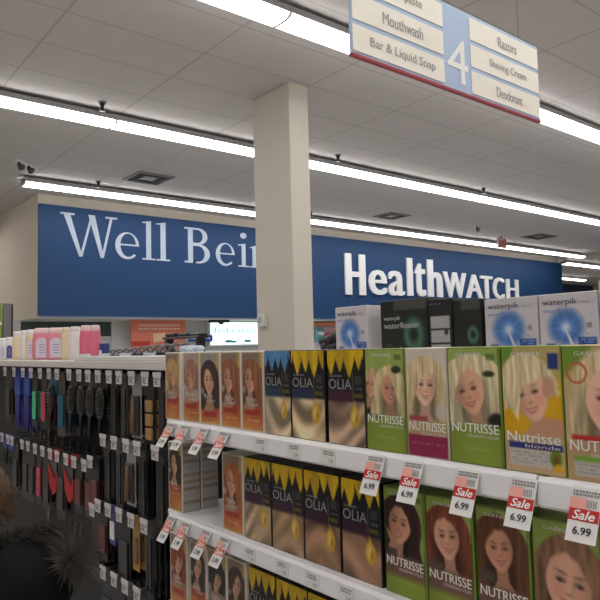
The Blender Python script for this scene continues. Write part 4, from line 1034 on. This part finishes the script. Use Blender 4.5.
def P_red(label, loc, h=0.21, w=0.13):
    t = thing('bath_mitt', label, 'bath mitt', loc, 0, 'combs and brushes on the peg hooks')
    MB().bbox(-.002, -w * .42, -.035, .002, w * .42, .014, .001).build('header', REDF, t)
    MB().prism([(-w * .42, -.036), (w * .42, -.036), (w * .40, -h * .55), (-w * .36, -h * .50)], 'x', -.006, .006).build('mesh_top', COMBM, t)
    MB().prism([(-w * .5, -h * .42), (-w * .2, -h * .60), (w * .5, -h * .30), (w * .42, -h * .75), (-w * .05, -h), (-w * .45, -h * .85)], 'x', -.010, -.0062).build('fabric', REDF, t); return t
def P_plain(label, loc, c, cc, h=0.2, w=0.07, name='accessory_card'):
    t = thing(name, label, 'accessory card', loc, 0, 'combs and brushes on the peg hooks'); hang_card(t, w, h, c)
    MB().bbox(-.008, -w * .34, -h * .85, -.0012, w * .34, -h * .35, .003).build('insert', cc, t); return t

KIND = {}
def product(kind, label, loc):
    if kind in KIND: return dup(KIND[kind], loc, label)
    mk = dict(comb=lambda: P_comb(label, loc), comb2=lambda: P_comb(label, loc, .28, .075, CARD_K), combc=lambda: P_comb(label, loc, .27, .065, CARD_G), brush=lambda: P_brush(label, loc), brushg=lambda: P_brush(label, loc, .29, .11, CARD_G, BLACK2), brusht=lambda: P_brush(label, loc, .30, .11, TEAL, COMBM), blue=lambda: P_pouch(label, loc, BLU_BAG, PURPB), blueb=lambda: P_pouch(label, loc, BLU_BAG, COMBM, .17, .08),
              sponge=lambda: P_sponge(label, loc), silver=lambda: P_silver(label, loc), red=lambda: P_red(label, loc), maroon=lambda: P_plain(label, loc, CARD_K, MAROON, .24, .10), gold=lambda: P_plain(label, loc, GOLDC, BRN, .20, .06), violet=lambda: P_plain(label, loc, PURPB, PAPER, .15, .06),
              teal=lambda: P_plain(label, loc, CARD_G, TEAL,   .31, .11), pink=lambda: P_plain(label, loc, CARD_K, MAG, .30, .09), dark=lambda: P_plain(label, loc, CARD_K, BLACK2, .31, .12), mint=lambda: P_plain(label, loc, CARD_K, GRN, .30, .08))[kind]
    KIND[kind] = mk(); return KIND[kind]
DESC = dict(comb='black comb in smoky sleeve', comb2='black comb on black card', combc='black comb on grey card', brush='black paddle brush', brushg='charcoal brush with grey card', brusht='black brush with teal card', blue='royal blue pouch', blueb='short royal blue pouch', sponge='black card of three tan pads', silver='silver-backed brush pack',
            red='red and black bath mitt', maroon='black card with maroon label', gold='mustard yellow card', violet='small violet card', teal='teal-centred grey card', pink='black card with pink insert', dark='plain black card', mint='black card with mint-green insert')
FILL = {'top': ['dark', 'blue', 'blue', 'mint', 'pink', 'brusht', 'teal', 'brush', 'brush', 'brushg', 'brush', 'comb2', 'comb', 'silver', 'sponge', 'combc'],
        'left second': ['blueb', 'blueb', 'dark', 'dark', 'dark', 'pink', 'dark', 'red', 'dark', 'red', 'maroon', 'maroon', 'maroon'],
        'right second': ['comb2', 'comb', 'silver', 'comb2', 'comb2'], 'third': ['dark', 'maroon', 'violet', 'dark', 'gold', 'combc'], 'lowest': ['dark', 'dark', 'comb', 'comb2']}
STEP = dict(brush=.048, brushg=.048, brusht=.048, silver=.032, blue=.03, blueb=.03)
DEPTH = {'top': 6, 'left second': 2, 'right second': 6, 'third': 5, 'lowest': 4}
hook0 = None
for nm, ys, zs in ROWS:
    for i, (y, z) in enumerate(zip(ys, zs)):
        lb = f'hook with white price label, {NTH[i]} from left in the {HOOKW[nm]}'
        if hook0 is None: hook0 = make_hook(lb, 'peg hooks with price labels', (HX, y, z))
        else: dup(hook0, (HX, y, z), lb)
        k = FILL[nm][i]; n = DEPTH[nm]
        for q in range(n):
            if q * STEP.get(k, .026) > 0.15: break
            pos = 'frontmost' if q == 0 else f'{NTH[q]} back'
            product(k, f'{DESC[k]}, {pos} on {NTH[i]} hook, {HOOKW[nm]}', (HX + 0.022 + q * STEP.get(k, .026), y, z - 0.012))

# ------------------------------------------------------------------ the shopper at the lower left
def skin_mesh(name, verts, edges, radii, m, parent, root=0, sub=2):
    me = bpy.data.meshes.new(name); me.from_pydata(verts, edges, []); o = link(bpy.data.objects.new(name, me))
    o.modifiers.new('skin', 'SKIN'); sv = me.skin_vertices[0].data
    for i, r in enumerate(radii): sv[i].radius = r if isinstance(r, tuple) else (r, r); sv[i].use_root = (i == root)
    o.modifiers.new('sub', 'SUBSURF').levels = sub; o.modifiers['sub'].render_levels = sub
    dg = bpy.context.evaluated_depsgraph_get(); dg.update()
    out = bpy.data.meshes.new_from_object(o.evaluated_get(dg)); bpy.data.objects.remove(o)
    out.materials.clear(); out.materials.append(m)
    for p in out.polygons: p.use_smooth = True
    q = link(bpy.data.objects.new(name, out)); q.parent = parent
    return q
SKIN = mat('skin', (206, 156, 130), 0.5, var=0.05); JACKET = mat('black_jacket', (12, 12, 13), 0.9, var=0.2, scale=60, bump=0.1, spec=0.12); HAIR = mat('brown_hair', (96, 72, 48), 0.5, var=0.4, scale=90); TROUSER = mat('dark_denim', (34, 38, 50), 0.8); BOOT = mat('black_boot', (24, 22, 22), 0.5)
PX, PYP = 0.275, 1.42
pr = thing('person', 'person in black jacket with grey fur-trimmed hood, seen from behind', 'person', (PX, PYP, 0), 0.35)
# local frame: +y is the way the person faces
V = [(0, 0, .70), (0, 0, .84), (0, .0, .98), (0, -.01, 1.07), (0, .0, 1.125), (0, .015, 1.16),
     (.075, 0, .66), (.085, .01, .40), (.085, -.015, .08), (.085, .09, .045), (-.075, 0, .66), (-.085, .01, .40), (-.085, -.015, .08), (-.085, .09, .045),
     (.15, -.01, 1.06), (.19, -.02, .86), (.19, .06, .70), (.17, .10, .64), (-.15, -.01, 1.06), (-.19, -.02, .86), (-.19, .06, .70), (-.17, .10, .64)]
Ed = [(0, 1), (1, 2), (2, 3), (3, 4), (4, 5), (0, 6), (6, 7), (7, 8), (8, 9), (0, 10), (10, 11), (11, 12), (12, 13), (3, 14), (14, 15), (15, 16), (16, 17), (3, 18), (18, 19), (19, 20), (20, 21)]
Rr = [(.12, .09), (.115, .085), (.13, .09), (.12, .075), (.05, .05), (.045, .045), .075, .052, .036, .03, .075, .052, .036, .03, .055, .04, .033, .028, .055, .04, .033, .028]
body = skin_mesh('body', V, Ed, Rr, SKIN, pr)
# head with face, kept in the body's mesh
hd = MB()
rings = []
for i in range(1, 20):
    ph = PI * i / 20; z = -math.cos(ph); ring = []
    for k in range(28):
        a = 2 * PI * k / 28; cx, cy = math.cos(a), math.sin(a); r = math.sin(ph)
        x = .072 * r * cx * (1 - .22 * max(0, -z) ** 1.5); y = .088 * r * cy * (1 - .05 * max(0, -z)); zz = .107 * z
        if cy > .2:
            fx = math.exp(-(cx / .16) ** 2); y += .016 * fx * math.exp(-((z + .16) / .16) ** 2)           # nose
            y -= .007 * math.exp(-((abs(cx) - .40) / .16) ** 2) * math.exp(-((z - .04) / .12) ** 2)       # eye sockets
            y += .006 * math.exp(-(cx / .32) ** 2) * (math.exp(-((z + .46) / .05) ** 2) + math.exp(-((z + .56) / .05) ** 2))   # lips
            y += .006 * fx * math.exp(-((z + .80) / .12) ** 2)
        ring.append((x, y + .02, zz + 1.225))
    rings.append(ring)
hd.loft(rings)
for s in (-1, 1): hd.ellipsoid((s * .073, .012, 1.222), (.010, .018, .028), 10, 8)
hm = hd.mesh('head_tmp', SKIN)
bm = bmesh.new(); bm.from_mesh(body.data); bm.from_mesh(hm); bm.to_mesh(body.data); bm.free()
for p in body.data.polygons: p.use_smooth = True
m = MB()
for s in (-1, 1): m.ellipsoid((s * .028, .098, 1.232), (.011, .006, .007), 10, 6)
m.build('eyes', mat('eye', (60, 46, 40), 0.2), pr)
# jacket, trousers, boots
Vj = [(0, 0, .66), (0, 0, .82), (0, 0, .98), (0, -.01, 1.06), (0, -.005, 1.12), (.155, -.01, 1.06), (.205, -.02, .86), (.20, .05, .72), (.175, .09, .665), (-.155, -.01, 1.06), (-.205, -.02, .86), (-.20, .05, .72), (-.175, .09, .665), (0, -.016, 1.215)]
Ej = [(0, 1), (1, 2), (2, 3), (3, 4), (3, 5), (5, 6), (6, 7), (7, 8), (3, 9), (9, 10), (10, 11), (11, 12), (4, 13)]
Rj = [(.155, .125), (.15, .118), (.16, .118), (.15, .10), (.10, .095), .085, .064, .054, .05, .085, .064, .054, .05, (.098, .108)]
skin_mesh('jacket', Vj, Ej, Rj, JACKET, pr)
skin_mesh('trousers', [(0, 0, .68), (.078, 0, .62), (.086, .01, .40), (.086, -.012, .10), (-.078, 0, .62), (-.086, .01, .40), (-.086, -.012, .10)], [(0, 1), (1, 2), (2, 3), (0, 4), (4, 5), (5, 6)], [(.125, .1), .088, .066, .056, .088, .066, .056], TROUSER, pr)
for s in (-1, 1):
    m = MB(); m.loft([[(s * .086 + .045 * a * math.cos(2 * PI * k / 14), .02 + b * math.sin(2 * PI * k / 14) + c, z) for k in range(14)] for z, a, b, c in ((0.0, 1, .12, .01), (.02, 1.05, .125, .01), (.055, .95, .11, .005), (.085, 1.1, .07, -.03), (.16, 1.2, .06, -.035))])
    m.build('boot', BOOT, pr)
pr.scale = (1, 1, 1.02)
# hair: cap plus loose strands
hr = MB(); rings = []
for i in range(6, 14):
    ph = PI * i / 14; z = -math.cos(ph)
    rings.append([(.082 * math.sin(ph) * math.cos(2 * PI * k / 24) * (1 + .03 * math.sin(k * 5 + i)), min(.098 * math.sin(ph) * math.sin(2 * PI * k / 24), .055 if z < .45 else 9) - .004, .118 * z + 1.238) for k in range(24)])
hr.loft(rings)
rs = random.Random(12)
for k in range(900):
    a = rs.uniform(PI * .95, PI * 2.05) if k % 3 else rs.uniform(0, 2 * PI); st = rs.uniform(.25, 1.0)
    z0 = 1.238 + .118 * st; r0 = math.sqrt(max(0, 1 - st * st))
    p = Vector((.083 * r0 * math.cos(a), .099 * r0 * math.sin(a), z0)); q = Vector((.092 * math.cos(a) * 1.02, .104 * math.sin(a), 1.238 + rs.uniform(-.005, .045))); e = q + Vector((rs.uniform(-.02, .02), rs.uniform(-.02, .01), -rs.uniform(.0, .02)))
    if math.sin(a) > .4: e = q
    hr.tube([p, (p + q) / 2 + Vector((math.cos(a) * .012, math.sin(a) * .012, .010)), q, e], [.0010, .0014, .0012, .0004], 4)
hr.build('hair', HAIR, pr)
# hood lying on the shoulders and its fur edge
hood = MB(); rings = []
HY = -.115
for i in range(11):      # pouch of the hood hanging behind the neck
    t_ = i / 10; rr = math.sin(PI * (0.08 + 0.62 * t_)) if t_ < .98 else .75
    rings.append([(.165 * rr * math.cos(2 * PI * k / 26), HY + .125 * rr * math.sin(2 * PI * k / 26), 1.0 + .165 * t_ + .012 * math.sin(2 * PI * k / 26)) for k in range(26)])
hood.loft(rings)
hd_o = hood.build('hood', JACKET, pr)
fur = MB(); rs = random.Random(21)
def fur_path(a): return Vector((.165 * math.cos(a), HY + .125 * math.sin(a), 1.158 - .006 * math.sin(a) + .01 * math.cos(3 * a)))
A0, A1 = math.radians(-52), math.radians(150)
fur.tube([fur_path(A0 + (A1 - A0) * k / 30) for k in range(31)], [.022 * min(1, .25 + k / 5, .25 + (30 - k) / 5) for k in range(31)], 10)
for k in range(4600):
    a = rs.uniform(A0, A1); c = fur_path(a); b = rs.uniform(0, 2 * PI)
    radial = Vector((math.cos(a), math.sin(a), 0)); n = math.cos(b) * radial + math.sin(b) * Vector((0, 0, 1))
    p = c + n * .019; tan = Vector((-math.sin(a), math.cos(a), 0))
    e = p + n * rs.uniform(.018, .046) + tan * rs.uniform(-.012, .012) + Vector((0, 0, -.008)); s1 = tan * .0016; s2 = n.cross(tan) * .0016
    fur.add([p + s1, p - s1 * .5 + s2, p - s1 * .5 - s2, e], [(0, 1, 3), (1, 2, 3), (2, 0, 3)])
for a, sg_ in ((A0, -1), (A1, 1)):     # tufts closing both ends of the trim
    c = fur_path(a); tan = Vector((-math.sin(a), math.cos(a), 0)) * sg_
    for k in range(420):
        n = Vector((rs.gauss(0, 1), rs.gauss(0, 1), rs.gauss(0, 1))).normalized()
        if n.dot(tan) < -.2: continue
        p = c + n * .004; s1 = n.orthogonal().normalized() * .0018; s2 = n.cross(s1); e = p + n * rs.uniform(.025, .055) + Vector((0, 0, -.008))
        fur.add([p + s1, p - s1 * .5 + s2, p - s1 * .5 - s2, e], [(0, 1, 3), (1, 2, 3), (2, 0, 3)])
fo = fur.build('fur_trim', mat('grey_fur', (74, 68, 62), 0.85, var=0.6, scale=45), hd_o)
fo['label'] = 'grey-brown fur trim'
